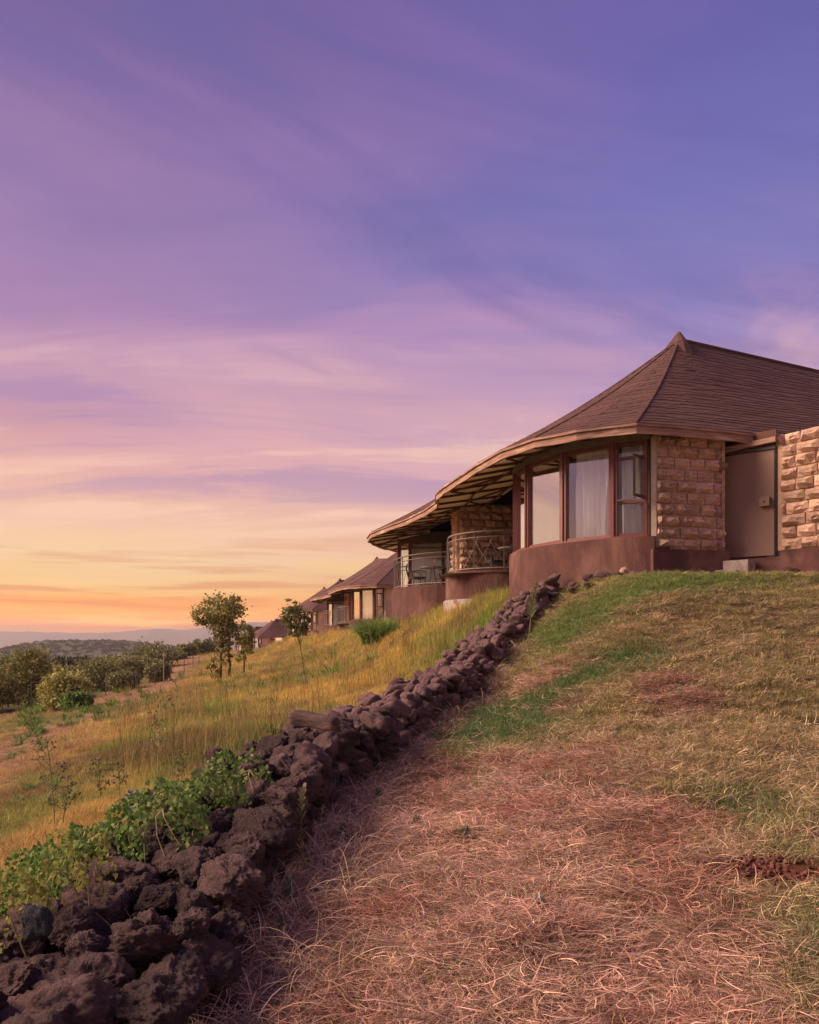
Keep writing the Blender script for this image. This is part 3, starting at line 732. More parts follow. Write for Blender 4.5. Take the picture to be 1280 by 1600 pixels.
# --- service door in its black frame
D0, D1 = Vector((5.64, 14.56)), Vector((6.37, 13.90)); dd = (D1 - D0).normalized(); dn = Vector((dd.y, -dd.x))
mb = MB(); mb.wall([tuple(D0 + dd * .02), tuple(D1 - dd * .03)], 1.535, 3.38, .05)
door = part(mb, 'door', M['door'])
mb = MB(); pc = D1 - dd * .17 + dn * .05; mb.cube((pc.x, pc.y, 2.47), (.17, .09, .155), math.atan2(dd.y, dd.x))
o = sub(mb, 'lock_box', M['door'], door)
mb = MB(); mb.cube(((D1 - dd * .17 + dn * .10).x, (D1 - dd * .17 + dn * .10).y, 2.47), (.03, .015, .03), math.atan2(dd.y, dd.x)); sub(mb, 'keyhole_cover', M['black'], door)
for z in (1.8, 3.1):
    mb = MB(); q = D0 + dd * .04 + dn * .012; mb.tube([(q.x, q.y, z - .06), (q.x, q.y, z + .06)], .014, 8); sub(mb, 'hinge', M['black'], door)
mb = MB()
mb.box((*D0, 1.50), (*D0, 3.42), .07, .05); mb.box((*D1, 1.50), (*D1, 3.42), .05, .05); mb.box((*D0, 3.41), (*D1, 3.41), .06, .05)
part(mb, 'door_frame', M['black'])
mb = MB(); mb.wall([tuple(D0), tuple(D1)], 3.44, 3.72, .06); part(mb, 'door_header', M['rafter'])
mb = MB(); e0 = D0 + dn * .05 - dd * .1; e1 = D1 + dn * .06 + dd * .02; mb.box((*e0, 3.47), (*e1, 3.53), .09, .09); part(mb, 'lintel', M['fascia'])
mb = MB(); mb.wall([(5.6, 14.2), (5.66, 14.62)], 1.5, 3.72, .05); mb.wall([(6.37, 13.9), (6.47, 13.78)], 1.6, 3.55, .1); part(mb, 'reveal', M['mortar'])
# pale steps below the door
for c_, s_, rz in (((5.78, 14.02, 1.31), (.42, .40, .26), -.72), ((5.56, 13.98, 1.2), (.34, .34, .14), -.6), ((4.9, 13.72, 1.05), (.9, .22, .10), .2)):
    mb = MB(); mb.cube(c_, s_, rz); o = part(mb, 'step', M['step'])
# --- rear walls, inner walls and floor
ROOM = [(4.45, 14.42), (5.3, 14.62), (5.72, 14.95), (6.7, 14.75)] + arc(CA, RA - .02, 318, 492, 36)
mb = MB(); mb.wall(ROOM, .3, 3.85, .15); part(mb, 'room_wall', M['inside'])
mb = MB(); mb.wall([(6.5, 14.55), (9.8, 15.6), (13.2, 16.6), (13.2, 24.3), (9, 25.4), (8.2, 28.5), (6, 31.6), (3.4, 32.6), (1.4, 32.0), (.1, 31.2), (-.35, 30.3)], .2, 3.70, .2)
part(mb, 'outer_wall', M['render'])
mb = MB(); n0 = arc(CA, RA - .05, 133, 246, 20) + ROOM; mb.add([(x, y, 1.80) for x, y in n0], [tuple(range(len(n0)))])
mb.add([(.9, 20.6, 1.8), (3.6, 19.8, 1.8), (6, 22, 1.8), (8, 30, 1.8), (2, 31.5, 1.8), (-.4, 29.6, 1.8), (-.45, 27, 1.8), (.3, 25.4, 1.8), (1.1, 24.6, 1.8)], [tuple(range(9))])
part(mb, 'floor_slab', M['inside'])
# --- balconies
def railing(line, zb, name_root, step=.12):
    r = part(MBtube(line, 1.0 + zb, .022), 'railing', M['rail'])
    for zz, rd in ((zb + .86, .014), (zb + .06, .016)): sub(MBtube(line, zz, rd), 'rail_bar', M['rail'], r)
    # resample
    P_ = [Vector(p) for p in line]; segs = [(P_[i + 1] - P_[i]).length for i in range(len(P_) - 1)]; Lt = sum(segs)
    def pt(s_):
        s_ = max(0, min(Lt, s_))
        for i, l in enumerate(segs):
            if s_ <= l or i == len(segs) - 1: return P_[i] + (P_[i + 1] - P_[i]) * (s_ / l)
            s_ -= l
    s_ = 0; np_ = max(1, round(Lt / .78)); pw = Lt / np_
    for k in range(np_ + 1):
        p = pt(k * pw); mb = MB(); mb.box((*p, zb), (*p, zb + 1.0), .03, .03); sub(mb, 'post', M['rail'], r)
    for k in range(np_):
        mb = MB()
        for j in range(-1, 3):   # crossed, gently bowed bars
            for dr_ in (1, -1):
                pts = []
                for q in range(9):
                    t_ = q / 8; xx = (j * .40 + dr_ * (t_ * .52 + .05 * math.sin(t_ * math.pi)) + (0 if dr_ > 0 else .52))
                    if -0.001 <= xx <= pw + .001: p = pt(k * pw + xx); pts.append((p.x, p.y, zb + .06 + t_ * .8))
                if len(pts) > 1: mb.tube(pts, .005, 4)
        if mb.v: sub(mb, 'lattice', M['rail'], r)
    return r
def MBtube(line, z, rd):
    mb = MB(); mb.tube([(p[0], p[1], z) for p in line], rd, 8); return mb
BA = arc((2.55, 21.75), 1.55, 182, 292, 22); BAl = [(1.02, 22.75)] + BA
mb = MB(); mb.wall(BAl, .1, ZS, .22); part(mb, 'balcony_plinth', M['stucco'])
mb = MB(); mb.wall([(p[0], p[1]) for p in [(.96, 22.75)] + arc((2.55, 21.75), 1.62, 182, 292, 22)], .1, 1.14, .3); part(mb, 'footing', M['step'])
railing([(x + .06, y + .06) for x, y in BAl], ZS, 'a')
BB = [(-.42, 29.5), (-.56, 28.7), (-.62, 27.9), (-.56, 27.1), (-.38, 26.4), (-.08, 25.7), (.35, 25.1), (.85, 24.75), (1.4, 24.55)]
mb = MB(); mb.wall(BB, -.2, ZS - .04, .22); part(mb, 'balcony_plinth', M['stucco'])
railing([(x + .07, y + .03) for x, y in BB], ZS - .04, 'b')
# --- bay B, glazed behind its balcony
GB = [(-.30, 30.2), (-.38, 29.55), (.02, 29.0), (1.22, 28.85), (2.5, 28.6), (3.6, 27.5), (3.9, 24.6)]
for j in range(len(GB) - 1):
    p0, p1 = GB[j], GB[j + 1]; mb = MB(); zb, zt = 1.82, 3.72
    mb.box((*p0, zb), (*p0, zt), .12, .12); mb.box((*p0, zb + .04), (*p1, zb + .04), .06, .08); mb.box((*p0, zt - .04), (*p1, zt - .04), .07, .10); mb.box((*p0, 3.45), (*p1, 3.45), .05, .05)
    win = part(mb, 'window', M['frame']); mb = MB(); mb.wall([p0, p1], zb + .08, zt - .09, .012); sub(mb, 'pane', M['glass'], win)
    if j < 4:  # cream curtain on the left; the wide pane's sheet is added to brighten it
        mb = MB(); mb.wall([(p0[0] + .05, p0[1] + .17), (p1[0] + .05, p1[1] + .17)], zb, zt - .1, .02); sub(mb, 'curtain', M['curtain'], win)
mb = MB(); mb.wall([GB[0], GB[1], GB[2], GB[3], GB[4]], 3.72, 4.02, .15); part(mb, 'ring_beam', M['beam'])
# glazed back of balcony A
mb = MB(); mb.box((3.6, 23.2, 1.8), (3.6, 23.2, 4.0), .1, .1); mb.box((3.0, 23.0, 1.82), (3.0, 23.0, 4.0), .09, .09); mb.wall([(3.62, 23.1), (3.62, 19.8)], 1.8, 4.0, .1); part(mb, 'inner_wall', M['rafter'])

# --- the villas further down the row: copies
def children(o): return [c_ for c_ in list(bpy.data.objects) if c_.parent == o]
SKIP = {'stone', 'curtain_fold', 'keyhole_cover', 'hinge', 'step', 'stay'}
kids = {}
for o in bpy.data.objects:
    if o.parent: kids.setdefault(o.parent.name, []).append(o)
far_specs = [((-5.55, 28.6, -.62), 'second villa in the row, round eave arching over a cream window and small railed balcony'),
             ((-12.4, 57.2, -.75), 'third villa in the row, steep dark roof seen past the second villa'),
             ((-27.6, 112.5, -2.75), 'fourth villa in the row, small brown roof beside the thin sapling'),
             ((-36.6, 142.5, -3.35), 'farthest villa of the row, tiny twin roof peaks beside the lone tree')]
for off, lab in far_specs:
    r = villa.copy(); col.objects.link(r); r.location = Vector(ROOT) + Vector(off); r['label'] = lab
    far = off[1] > 50
    for c_ in kids[villa.name]:
        if c_.name.split('.')[0] in SKIP: continue
        p = c_.copy(); col.objects.link(p); p.parent = r
        if c_.data.materials and c_.data.materials[0] is M['mortar'] and 'stone_wall' in c_.name:
            p.data = c_.data.copy(); p.data.materials[0] = M['stone']
        for g in kids.get(c_.name, []):
            nm = g.name.split('.')[0]
            if nm in SKIP or (far and nm in ('rafter', 'diagonal_brace', 'lattice', 'purlin', 'lock_box', 'rail_bar')): continue
            q = g.copy(); col.objects.link(q); q.parent = p

# --- balcony furniture
def chair(loc, rz, label, mat_f='black'):
    t_ = thing('balcony_chair', loc, label, 'chair', 'balcony chairs'); t_.rotation_euler = (0, 0, rz)
    mb = MB(); mb.cube((0, 0, .42), (.5, .48, .07)); mb.build('seat', M['cushion'], t_)
    mb = MB()
    pts = [(-.24, .22, .42), (-.26, .30, .72), (-.18, .33, .84), (0, .35, .88), (.18, .33, .84), (.26, .30, .72), (.24, .22, .42)]; mb.tube(pts, .018, 6)
    for x in (-.14, 0, .14): mb.tube([(x, .23, .44), (x, .34, .86)], .014, 5)
    mb.build('backrest', M[mat_f], t_)
    for sx in (-1, 1):
        mb = MB(); mb.tube([(sx * .25, .26, .62), (sx * .29, 0, .66), (sx * .27, -.24, .62), (sx * .24, -.24, .42)], .016, 6); mb.build('armrest', M[mat_f], t_)
        for sy in (-1, 1):
            mb = MB(); mb.tube([(sx * .22, sy * .2, .42), (sx * .27, sy * .26, 0)], .016, 6); mb.build('leg', M[mat_f], t_)
    return t_
def table(loc, label):
    t_ = thing('balcony_table', loc, label, 'table', 'balcony tables')
    mb = MB(); n = 20
    for z, r in ((.70, .40), (.74, .40)):
        mb.v += [(r * math.cos(2 * math.pi * k / n), r * math.sin(2 * math.pi * k / n), z) for k in range(n)]
    mb.f = [tuple(range(n))[::-1], tuple(range(n, 2 * n))] + [(k, (k + 1) % n, n + (k + 1) % n, n + k) for k in range(n)]
    mb.build('table_top', M['rail'], t_)
    for k in range(3):
        q = k * 2.094; mb = MB(); mb.tube([(.05 * math.cos(q), .05 * math.sin(q), .7), (.12 * math.cos(q), .12 * math.sin(q), .3), (.3 * math.cos(q), .3 * math.sin(q), 0)], .015, 6); mb.build('leg', M['black'], t_)
    return t_
chair((2.35, 21.9, 1.8), .4, 'dark metal armchair on the nearer balcony, before the stone wall')
table((2.75, 21.3, 1.8), 'small round table on the nearer balcony, behind its lattice railing')
chair((3.05, 21.0, 1.8), 2.6, 'dark armchair at the right end of the nearer balcony, close to the window bay')
chair((.25, 27.3, 1.8), 1.9, 'dark metal armchair on the farther balcony, left of the table')
table((.75, 26.7, 1.8), 'small round table on the farther balcony of the nearest villa')
chair((1.3, 26.3, 1.8), -1.2, 'dark metal armchair on the farther balcony, right of the table')

# ================================================================== dry stone wall
def rock_mesh(name, sub_, seed, mat, rough=.22, pits=.06):
    import bmesh
    bm = bmesh.new(); bmesh.ops.create_icosphere(bm, subdivisions=sub_, radius=.5)
    off = Vector((seed * 7.3, seed * 3.1, seed * 1.7)); r = random.Random(seed)
    sc = Vector((r.uniform(.95, 1.25), r.uniform(.8, 1.05), r.uniform(.68, .95)))
    cuts = []
    for _ in range(7):
        nn = Vector((r.gauss(0, 1), r.gauss(0, 1), r.gauss(0, 1))).normalized(); cuts.append((nn, r.uniform(.26, .42)))
    for v in bm.verts:
        p = v.co.copy(); d = p.normalized()
        for nn, h_ in cuts:
            q = p.dot(nn)
            if q > h_: p -= nn * (q - h_) * .82
        f = mnoise.fractal(d * 1.5 + off, 1.0, 2.0, 2) * rough * .42
        if sub_ > 3:
            w_ = d + .18 * Vector((mnoise.noise(d * 3 + off), mnoise.noise(d * 3.1 - off), 0))
            dist = mnoise.voronoi(w_ * 3.3 + off)[0]; f += (min(dist[1] - dist[0], .35) - .15) * pits * 1.0
            dist = mnoise.voronoi(w_ * 8.5 + off)[0]; f += (min(dist[1] - dist[0], .3) - .12) * pits * .45
        else: f += (mnoise.noise(d * 4 + off)) * pits * .5
        if sub_ > 4:
            f += (mnoise.turbulence(d * 9 + off, 3, False) - .6) * .042
            dist = mnoise.voronoi(w_ * 17 + off)[0]; f -= max(0, .28 - dist[0]) * .07
        elif sub_ > 3: f += (mnoise.turbulence(d * 8 + off, 2, False) - .6) * .05
        p += d * f
        v.co = Vector((p.x * sc.x, p.y * sc.y, p.z * sc.z))
    me = bpy.data.meshes.new(name); bm.to_mesh(me); bm.free(); me.materials.append(mat)
    me.polygons.foreach_set('use_smooth', [True] * len(me.polygons)); return me
rk_hi = [rock_mesh('lava_boulder', 5, k + 1, M['lava'], .25, .11) for k in range(6)]
rk_md = [rock_mesh('lava_stone', 4, k + 21, M['lava'], .24, .10) for k in range(7)]
rk_lo = [rock_mesh('lava_cobble', 3, k + 41, M['lava'], .26, .08) for k in range(6)]
wall_t = thing('dry_stone_wall', (-.45, 9.2, -1.2), 'low dry wall of heaped dark purple lava rocks running up the slope to the villa', 'stone wall')
WN = (.45, -9.2, 1.2)
# smooth centreline
cl_ = [Vector(p) for p in WALL]; CLs = []
for i in range(len(cl_) - 1):
    p0 = cl_[max(i - 1, 0)]; p1 = cl_[i]; p2 = cl_[i + 1]; p3 = cl_[min(i + 2, len(cl_) - 1)]
    for k in range(20):
        t_ = k / 20; CLs.append(.5 * ((2 * p1) + (p2 - p0) * t_ + (2 * p0 - 5 * p1 + 4 * p2 - p3) * t_ ** 2 + (3 * p1 - p0 - 3 * p2 + p3) * t_ ** 3))
CLs.append(cl_[-1])
wall_h = lambda y: float(np.interp(y, [0, 3, 4.2, 6, 9, 12, 13.5, 15], [.38, .42, .46, .56, .55, .52, .46, .40]))
half_w = lambda y: float(np.interp(y, [0, 4, 7, 10, 12, 15], [.50, .46, .44, .50, .54, .52]))
# a low earth core keeps daylight from showing through
mb = MB(); rings = CLs[::4]
for i, p in enumerate(rings):
    a = rings[max(i - 1, 0)]; b_ = rings[min(i + 1, len(rings) - 1)]; d = (b_ - a).normalized(); nrm = Vector((d.y, -d.x))
    h_, hw = wall_h(p.y) * .72, half_w(p.y) * .72
    for s_, hz in ((-1.0, -.15), (-.8, .8), (0, 1.0), (.8, .8), (1.0, -.15)):
        q = p + nrm * hw * s_; zz = float(H0(q.x, q.y)); mb.v.append((q.x, q.y, zz + h_ * hz if hz > 0 else zz - .15))
for i in range(len(rings) - 1):
    for k in range(4): mb.f.append((i * 5 + k, i * 5 + k + 1, i * 5 + k + 6, i * 5 + k + 5))
core_m = simple('wall_core_earth', (.05, .032, .03), (.03, .02, .02), 8., .95, 30, .8, .02)
mb.build('core', core_m, wall_t, WN)
# stones laid along the line, row by row
acc = 0; rr = random.Random(11); placed = []
i = 0; s_pos = 0.
cum = [0.]
for i in range(1, len(CLs)): cum.append(cum[-1] + (CLs[i] - CLs[i - 1]).length)
def on_line(s_):
    k = max(0, min(len(cum) - 2, int(np.searchsorted(cum, s_)) - 1)); t_ = (s_ - cum[k]) / (cum[k + 1] - cum[k])
    p = CLs[k].lerp(CLs[k + 1], t_); d = (CLs[k + 1] - CLs[k]).normalized(); return p, Vector((d.y, -d.x))
def wsize(y): return float(np.interp(y, [0, 3, 5, 7, 10, 15], [.24, .235, .225, .215, .205, .19]))
s_ = .2
while s_ < cum[-1]:
    p, nrm = on_line(s_); sz_ = wsize(p.y); h_ = wall_h(p.y); hw = half_w(p.y)
    # right face columns, top row and left shoulder
    nlay = max(2, round(h_ / (sz_ * .74)))
    for L_ in range(nlay):
        placed.append((p + nrm * (hw * (1.0 - .42 * L_ / nlay) + rr.uniform(-.04, .05)), h_ * (L_ + .40) / nlay, sz_ * rr.uniform(.7, 1.35), 'face'))
    nt = max(2, round(2 * hw * .75 / (sz_ * .85)))
    for k in range(nt):
        q = -hw * .75 + (k + .5) * (hw * 1.35) / nt
        placed.append((p + nrm * (q + rr.uniform(-.04, .04)), h_ * rr.uniform(.82, 1.02) - sz_ * .2, sz_ * rr.uniform(.6, 1.35), 'top'))
    placed.append((p - nrm * (hw * .95), h_ * .38, sz_ * rr.uniform(.85, 1.15), 'left'))
    s_ += sz_ * .86
# settle: push neighbours apart until they only touch
NP_ = len(placed); PX = np.array([(q[0].x, q[0].y, q[1]) for q in placed]); PR = np.array([q[2] for q in placed]) * .47
base_s = []
for it in range(40):
    D_ = PX[:, None, :] - PX[None, :, :]; L_ = np.linalg.norm(D_ * np.array([1, 1, 1.15]), axis=2) + 1e-6; ov = np.clip(PR[:, None] + PR[None, :] - L_, 0, None); np.fill_diagonal(ov, 0)
    PX += (D_ / L_[:, :, None] * (ov * .28)[:, :, None]).sum(1)
    cx = np.interp(PX[:, 1], wy, wx); hw_ = np.array([half_w(v) for v in PX[:, 1]]) + .06; hh_ = np.array([wall_h(v) for v in PX[:, 1]])
    PX[:, 0] = np.clip(PX[:, 0], cx - hw_, cx + hw_ - np.interp(PX[:, 1], [3, 4, 6, 8], [.06, .15, .12, .05])); PX[:, 2] = np.clip(PX[:, 2], PR * .45, hh_ - PR * .25)
placed = [(Vector((PX[i][0], PX[i][1])), PX[i][2], placed[i][2], placed[i][3]) for i in range(NP_)]
placed.sort(key=lambda q: q[0].y + (2.5 if q[3] == 'left' else 0))
n_parts = 0
rest = []
for (p, dz, sz_, kind) in placed:
    z = float(H0(p.x, p.y)) + dz; jx = jy = 0.
    pool = rk_hi if p.y < 5.2 else (rk_md if p.y < 9 else rk_lo)
    R3 = Euler((rr.uniform(-.6, .6), rr.uniform(-.6, .6), rr.uniform(0, 6.28)))
    scl = sz_ * 1.04 * Vector((rr.uniform(.9, 1.25), rr.uniform(.85, 1.1), rr.uniform(.8, 1.05)))
    if n_parts < 296:
        o = obj('stone', rr.choice(pool), wall_t, (p.x + jx + WN[0], p.y + jy + WN[1], z + WN[2])); o.rotation_euler = R3; o.scale = scl; n_parts += 1
    else:
        rest.append((rr.choice(rk_lo), Matrix.Translation((p.x + jx, p.y + jy, z)) @ R3.to_matrix().to_4x4() @ Matrix.Diagonal((*scl, 1))))
if rest:
    vs_, fs_ = [], []
    for me_, mx_ in rest:
        n0 = len(vs_); vs_ += [tuple(mx_ @ v.co) for v in me_.vertices]; fs_ += [tuple(i + n0 for i in f.vertices) for f in me_.polygons]
    me_ = bpy.data.meshes.new('stone_rubble'); me_.from_pydata(vs_, [], fs_); me_.materials.append(M['lava']); me_.polygons.foreach_set('use_smooth', [True] * len(me_.polygons))
    tag(obj('stone_rubble', me_, wall_t, WN), kind='stuff')
# a few special stones
o = obj('stone', rock_mesh('slate_stone', 4, 77, M['slate'], .2, .05), wall_t, (-1.38 + WN[0], 2.95 + WN[1], -1.03 + WN[2])); o.scale = (.11, .10, .22); o['label'] = 'blue-grey upright stone'
def rock(x, y, dz, sc, rz, label, pool=rk_md, mat=None, name='lava_rock', cat='rock', group=None, tilt=0):
    me_ = pool[int(abs(x * 31 + y * 17)) % len(pool)]
    if mat: me_ = me_.copy(); me_.materials[0] = mat
    o = obj(name, me_, None, (x, y, float(H(x, y)) + dz)); o.scale = sc; o.rotation_euler = (tilt, 0, rz); tag(o, label, cat, group); return o
rock(-.38, 5.25, .02, (.36, .26, .20), .5, 'flat brown slab of rock half sunk in straw just right of the stone wall', mat=M['soilrock'], tilt=.35)
heap = sorted(((2.55, 15.0, .3), (2.75, 14.65, .26), (2.95, 14.4, .24), (3.2, 14.15, .27), (3.35, 13.85, .30), (3.55, 13.72, .22), (3.75, 13.62, .2), (3.98, 13.55, .2), (4.2, 13.48, .16), (2.9, 14.15, .2), (2.62, 14.35, .28), (3.1, 13.85, .18), (2.45, 14.6, .3)), key=lambda q: q[0] / q[1])
ORD = 'leftmost,second,third,fourth,fifth,sixth,seventh,eighth,ninth,tenth,eleventh,twelfth,rightmost'.split(',')
for k, (x, y, s_) in enumerate(heap):
    rock(x, y, s_ * .28, (s_ * 1.2, s_, s_ * .95), x * 9, ORD[k] + (' loose' if k in (0, 12) else ' from the left of the loose') + (' lava rock heaped' if k in (0, 12) else ' lava rocks heaped') + ' against the maroon plinth', pool=rk_lo, group='loose rocks along the plinth')
rock(3.65, 13.66, .16, (.13, .12, .14), 2., 'small orange-pink rock on top of the heap below the window bay', pool=rk_lo, mat=M['stone'])
rock(6.35, 13.35, .07, (.42, .24, .26), .3, 'dark rock lying by the base wall right of the pale steps', pool=rk_lo)
# log lying on the wall
mb = MB(); n = 16; prof = []
for i in range(13):
    t_ = i / 12; prof.append((t_, .068 * (1 + .06 * math.sin(t_ * 9) - .12 * t_) * (1 if 0 < i < 12 else .93)))
for t_, r in prof:
    for k in range(n):
        q = 2 * math.pi * k / n; r2 = r * (1 + .34 * mnoise.noise(Vector((math.cos(q) * 2.2, math.sin(q) * 2.2, 2 + t_ * 1.2))))
        mb.v.append(((t_ - .5) * .46 , r2 * math.cos(q) + .02 * math.sin(t_ * 5), r2 * math.sin(q)))
for i in range(12):
    for k in range(n): mb.f.append((i * n + k, i * n + (k + 1) % n, (i + 1) * n + (k + 1) % n, (i + 1) * n + k))
mb.f += [tuple(range(n))[::-1], tuple(range(12 * n, 13 * n))]
lg = mb.build('log', M['log'], None, (-.80, 6.75, -.655), True); lg.rotation_euler = (0, .10, -.45)
tag(lg, 'short weathered reddish log lying across the top of the lava rock wall', 'log')

# ================================================================== plants
def ground_z(x, y): return float(H(x, y))
def tree(name, x, y, h, crowns, leaf, nleaf, mat, label, cat, trunk_r=.05, group=None, trunks=None, seed=0, limbs=True):
    """crowns: list of (dx, dy, z, rx, rz) lobes in metres above the base"""
    r = np.random.default_rng(seed + 100); rr_ = random.Random(seed)
    z0 = ground_z(x, y); t_ = thing(name, (x, y, z0), label, cat, group)
    mb = MB()
    for (bx, by, tx, ty, tz) in (trunks or [(0, 0, crowns[0][0], crowns[0][1], crowns[0][2])]):
        pts = []; k = 7
        for i in range(k):
            q = i / (k - 1); pts.append((bx + (tx - bx) * q + rr_.uniform(-.04, .04) * h * .25 * (i > 0), by + (ty - by) * q, -.1 + (tz + .1) * q))
        mb.tube(pts, [trunk_r * (1 - .6 * i / (k - 1)) for i in range(k)], 7)
        if limbs:
            for c_ in crowns:
                st_ = Vector(pts[rr_.randint(3, 5)])
                for _ in range(2):
                    e = Vector((c_[0] + rr_.uniform(-.6, .6) * c_[3], c_[1] + rr_.uniform(-.6, .6) * c_[3], c_[2] + rr_.uniform(-.2, .7) * c_[4]))
                    m_ = st_.lerp(e, .5) + Vector((rr_.uniform(-.1, .1), 0, .06 * h)); mb.tube([st_, m_, e], [trunk_r * .5, trunk_r * .3, trunk_r * .12], 5)
    mb.build('trunk', M['bark'], t_)
    C = []; tot = sum(c_[3] ** 2 * c_[4] for c_ in crowns)
    for (dx, dy, z, rx, rz) in crowns:
        n = max(60, int(nleaf * rx ** 2 * rz / tot)); ncl = max(8, n // 26)
        d = r.normal(size=(ncl, 3)); d /= np.linalg.norm(d, axis=1)[:, None]; rad = r.uniform(.35, 1.0, ncl)[:, None] ** .6
        cc_ = d * rad * np.array([rx, rx, rz]) + np.array([dx, dy, z])
        pick = r.integers(0, ncl, n); spread = r.uniform(.14, .30, ncl)[pick][:, None] * rx
        C.append(cc_[pick] + r.normal(size=(n, 3)) * spread * np.array([.8, .8, .6]))
    C = np.concatenate(C)
    obj('foliage', leaf_cards('foliage', mat, C, leaf, seed), t_)
    return t_
# the lone tree and its neighbour
tree('lone_tree', -8.8, 37.2, 3.7, [(.05, 0, 3.25, .95, .70), (-.75, 0, 2.95, .55, .5), (.65, .1, 3.55, .42, .45), (.1, 0, 2.45, .75, .5), (.45, 0, 2.0, .5, .5), (.2, 0, 1.3, .4, .5), (-.1, 0, .7, .5, .35)], .085, 5200, M['leaf_olive'],
     'loose round-crowned tree standing alone on the dry slope below the farthest villas', 'tree', .07, None, [(0, 0, .1, 0, 3.0), (.45, 0, .4, 0, 2.3)], 3)
tree('slender_tree', -7.95, 38.5, 2.8, [(0, 0, 2.1, .42, .5), (.15, 0, 1.5, .42, .5), (-.1, 0, .9, .3, .4)], .08, 1700, M['leaf_olive'],
     'slender leafy tree close to the right of the lone round tree', 'tree', .045, None, None, 4)
tree('sapling', -2.54, 19.8, 2.1, [(-.28, 0, 1.72, .34, .30), (-.24, 0, 1.42, .28, .22), (-.42, 0, 2.0, .18, .2), (-.1, 0, 1.62, .2, .2)], .045, 1900, M['leaf_dark'],
     'thin leaning sapling with a tufted green crown on the golden slope', 'tree', .014, None, [(0, 0, -.28, 0, 1.6)], 5)
# hedge-line trees on the left, each its own
bl = [(45, 36, 2.69, 1.25, 'leaf_olive', 'tallest tree of the left thicket, uneven olive crown behind the fence posts'),
      (-8, 33, 2.0, 1.1, 'leaf_olive', 'olive bush at the left end of the thicket'),
      (100, 29.5, 1.49, 1.0, 'leaf_olive', 'yellow-green bush in front of the thicket, lit from the left'),
      (118, 28.5, 0.59, .6, 'leaf_green', 'low green shrub at the foot of the yellow-green bush'),
      (72, 37, 1.37, .8, 'leaf_dark', 'dark low bush behind the yellow-green bush'),
      (160, 41, 1.66, 1.1, 'leaf_dark', 'dark dome-shaped bush in the middle of the thicket'),
      (137, 44, 1.69, .9, 'leaf_dark', 'small dark bush behind the dome-shaped bush'),
      (193, 39, 0.9, .8, 'leaf_dark', 'squat dark bush right of the dome-shaped bush'),
      (212, 52, 1.5, 1.5, 'leaf_dark', 'broad dark tree behind the squat bush'),
      (240, 60, 1.78, 1.9, 'leaf_dark', 'large dark tree rising highest before the wooded hill'),
      (248, 44, 1.06, .72, 'leaf_dark', 'small round tree on a short trunk beside the white pole'),
      (275, 72, 0.54, 1.0, 'leaf_dark', 'low round bush beyond the white pole'),
      (292, 90, 1.4, 1.3, 'leaf_dark', 'dark round tree at the far edge of the dry field'),
      (318, 110, 2.19, 2.3, 'leaf_dark', 'far dark tree beside the lone tree crown'),
      (182, 55, 1.47, 1.7, 'leaf_olive', 'broad olive bush behind the dome-shaped bush'),
      (88, 50, 1.7, 1.6, 'leaf_olive', 'pale olive tree showing between the tallest tree and the dome-shaped bush'),
      (20, 46, 2.46, 1.8, 'leaf_dark', 'dark broad tree behind the left end of the thicket'),
      (340, 125, 2.37, 2.2, 'leaf_dark', 'far low tree just left of the farthest villa'),
      (-60, 34, 2.43, 1.4, 'leaf_olive', 'olive tree beyond the left end of the thicket')]
for k, (u, y, h, wd, mt_, lab) in enumerate(bl):
    x = (u - 640) / 1250 * y
    cr_ = [(0, 0, h * .6, wd * .75, h * .36), (wd * .45, .1, h * .42, wd * .5, h * .3), (-wd * .45, 0, h * .45, wd * .52, h * .32), (0, -.2, h * .28, wd * .7, h * .26)]
    if k == 0: cr_ += [(-.3, 0, h * .93, .32, .3), (.55, 0, h * .85, .3, .28), (.1, 0, h * .8, .8, .5)]
    if mt_ == 'leaf_dark': cr_ = [(0, 0, h * .58, wd * .9, h * .4), (0, 0, h * .3, wd * .8, h * .3)]
    tree('thicket_tree', x, y, h, cr_, .085 * max(1, y / 40), 4600 if y < 48 else 2600, M[mt_], lab, 'tree', .05, 'trees of the left thicket', None, 20 + k, limbs=y < 45)

# woodland in the valley and on the wooded hill
def crown_variant(k):
    r = np.random.default_rng(k); n = 240
    d = r.normal(size=(n, 3)); d /= np.linalg.norm(d, axis=1)[:, None]; d *= r.uniform(.6, 1, n)[:, None]
    d[:, 2] = np.abs(d[:, 2]) * .9 + .05 * r.normal(size=n); d[:, 0] *= 1 + .2 * math.sin(k)
    return leaf_cards('woodland_crown', M['forest'], d, .34, k)
cv = [crown_variant(k) for k in range(5)]
n = 5200
yy = np.exp(rng.uniform(math.log(62), math.log(880), n)); xx = yy * rng.uniform(-.75, .05, n)
dd_ = dline(xx, yy); keep = (dd_ < -21 - yy * .02) & (fbm(xx, yy, .02, 77) > .36)
xx, yy = xx[keep], yy[keep]
zz = H(xx, yy)
dep = bpy.context.evaluated_depsgraph_get() if False else None
hx = rng.uniform(-640, -180, 1500); hy = rng.uniform(730, 905, 1500)
prof_x = [at(u, 0, 900)[0] for u in (-520, -260, -60, 0, 28, 60, 80, 130, 190, 228, 262, 330, 480, 640)]
prof_z = [at(0, v, 900)[1] for v in (1045, 1028, 1021, 1018, 1014, 1006, 1002, 1001, 1002, 1006, 1009, 1015, 1030, 1040)]
q = (hy - 900) / 420 + .5; hz = -42 + (np.interp(hx, prof_x, prof_z) + 42) * np.sin(q * np.pi) ** .8 - 2.
keep = hz > H(hx, hy) - 1; hx, hy, hz = hx[keep], hy[keep], hz[keep]
pts = np.concatenate([np.stack([xx, yy, zz], 1), np.stack([hx, hy, hz], 1)])
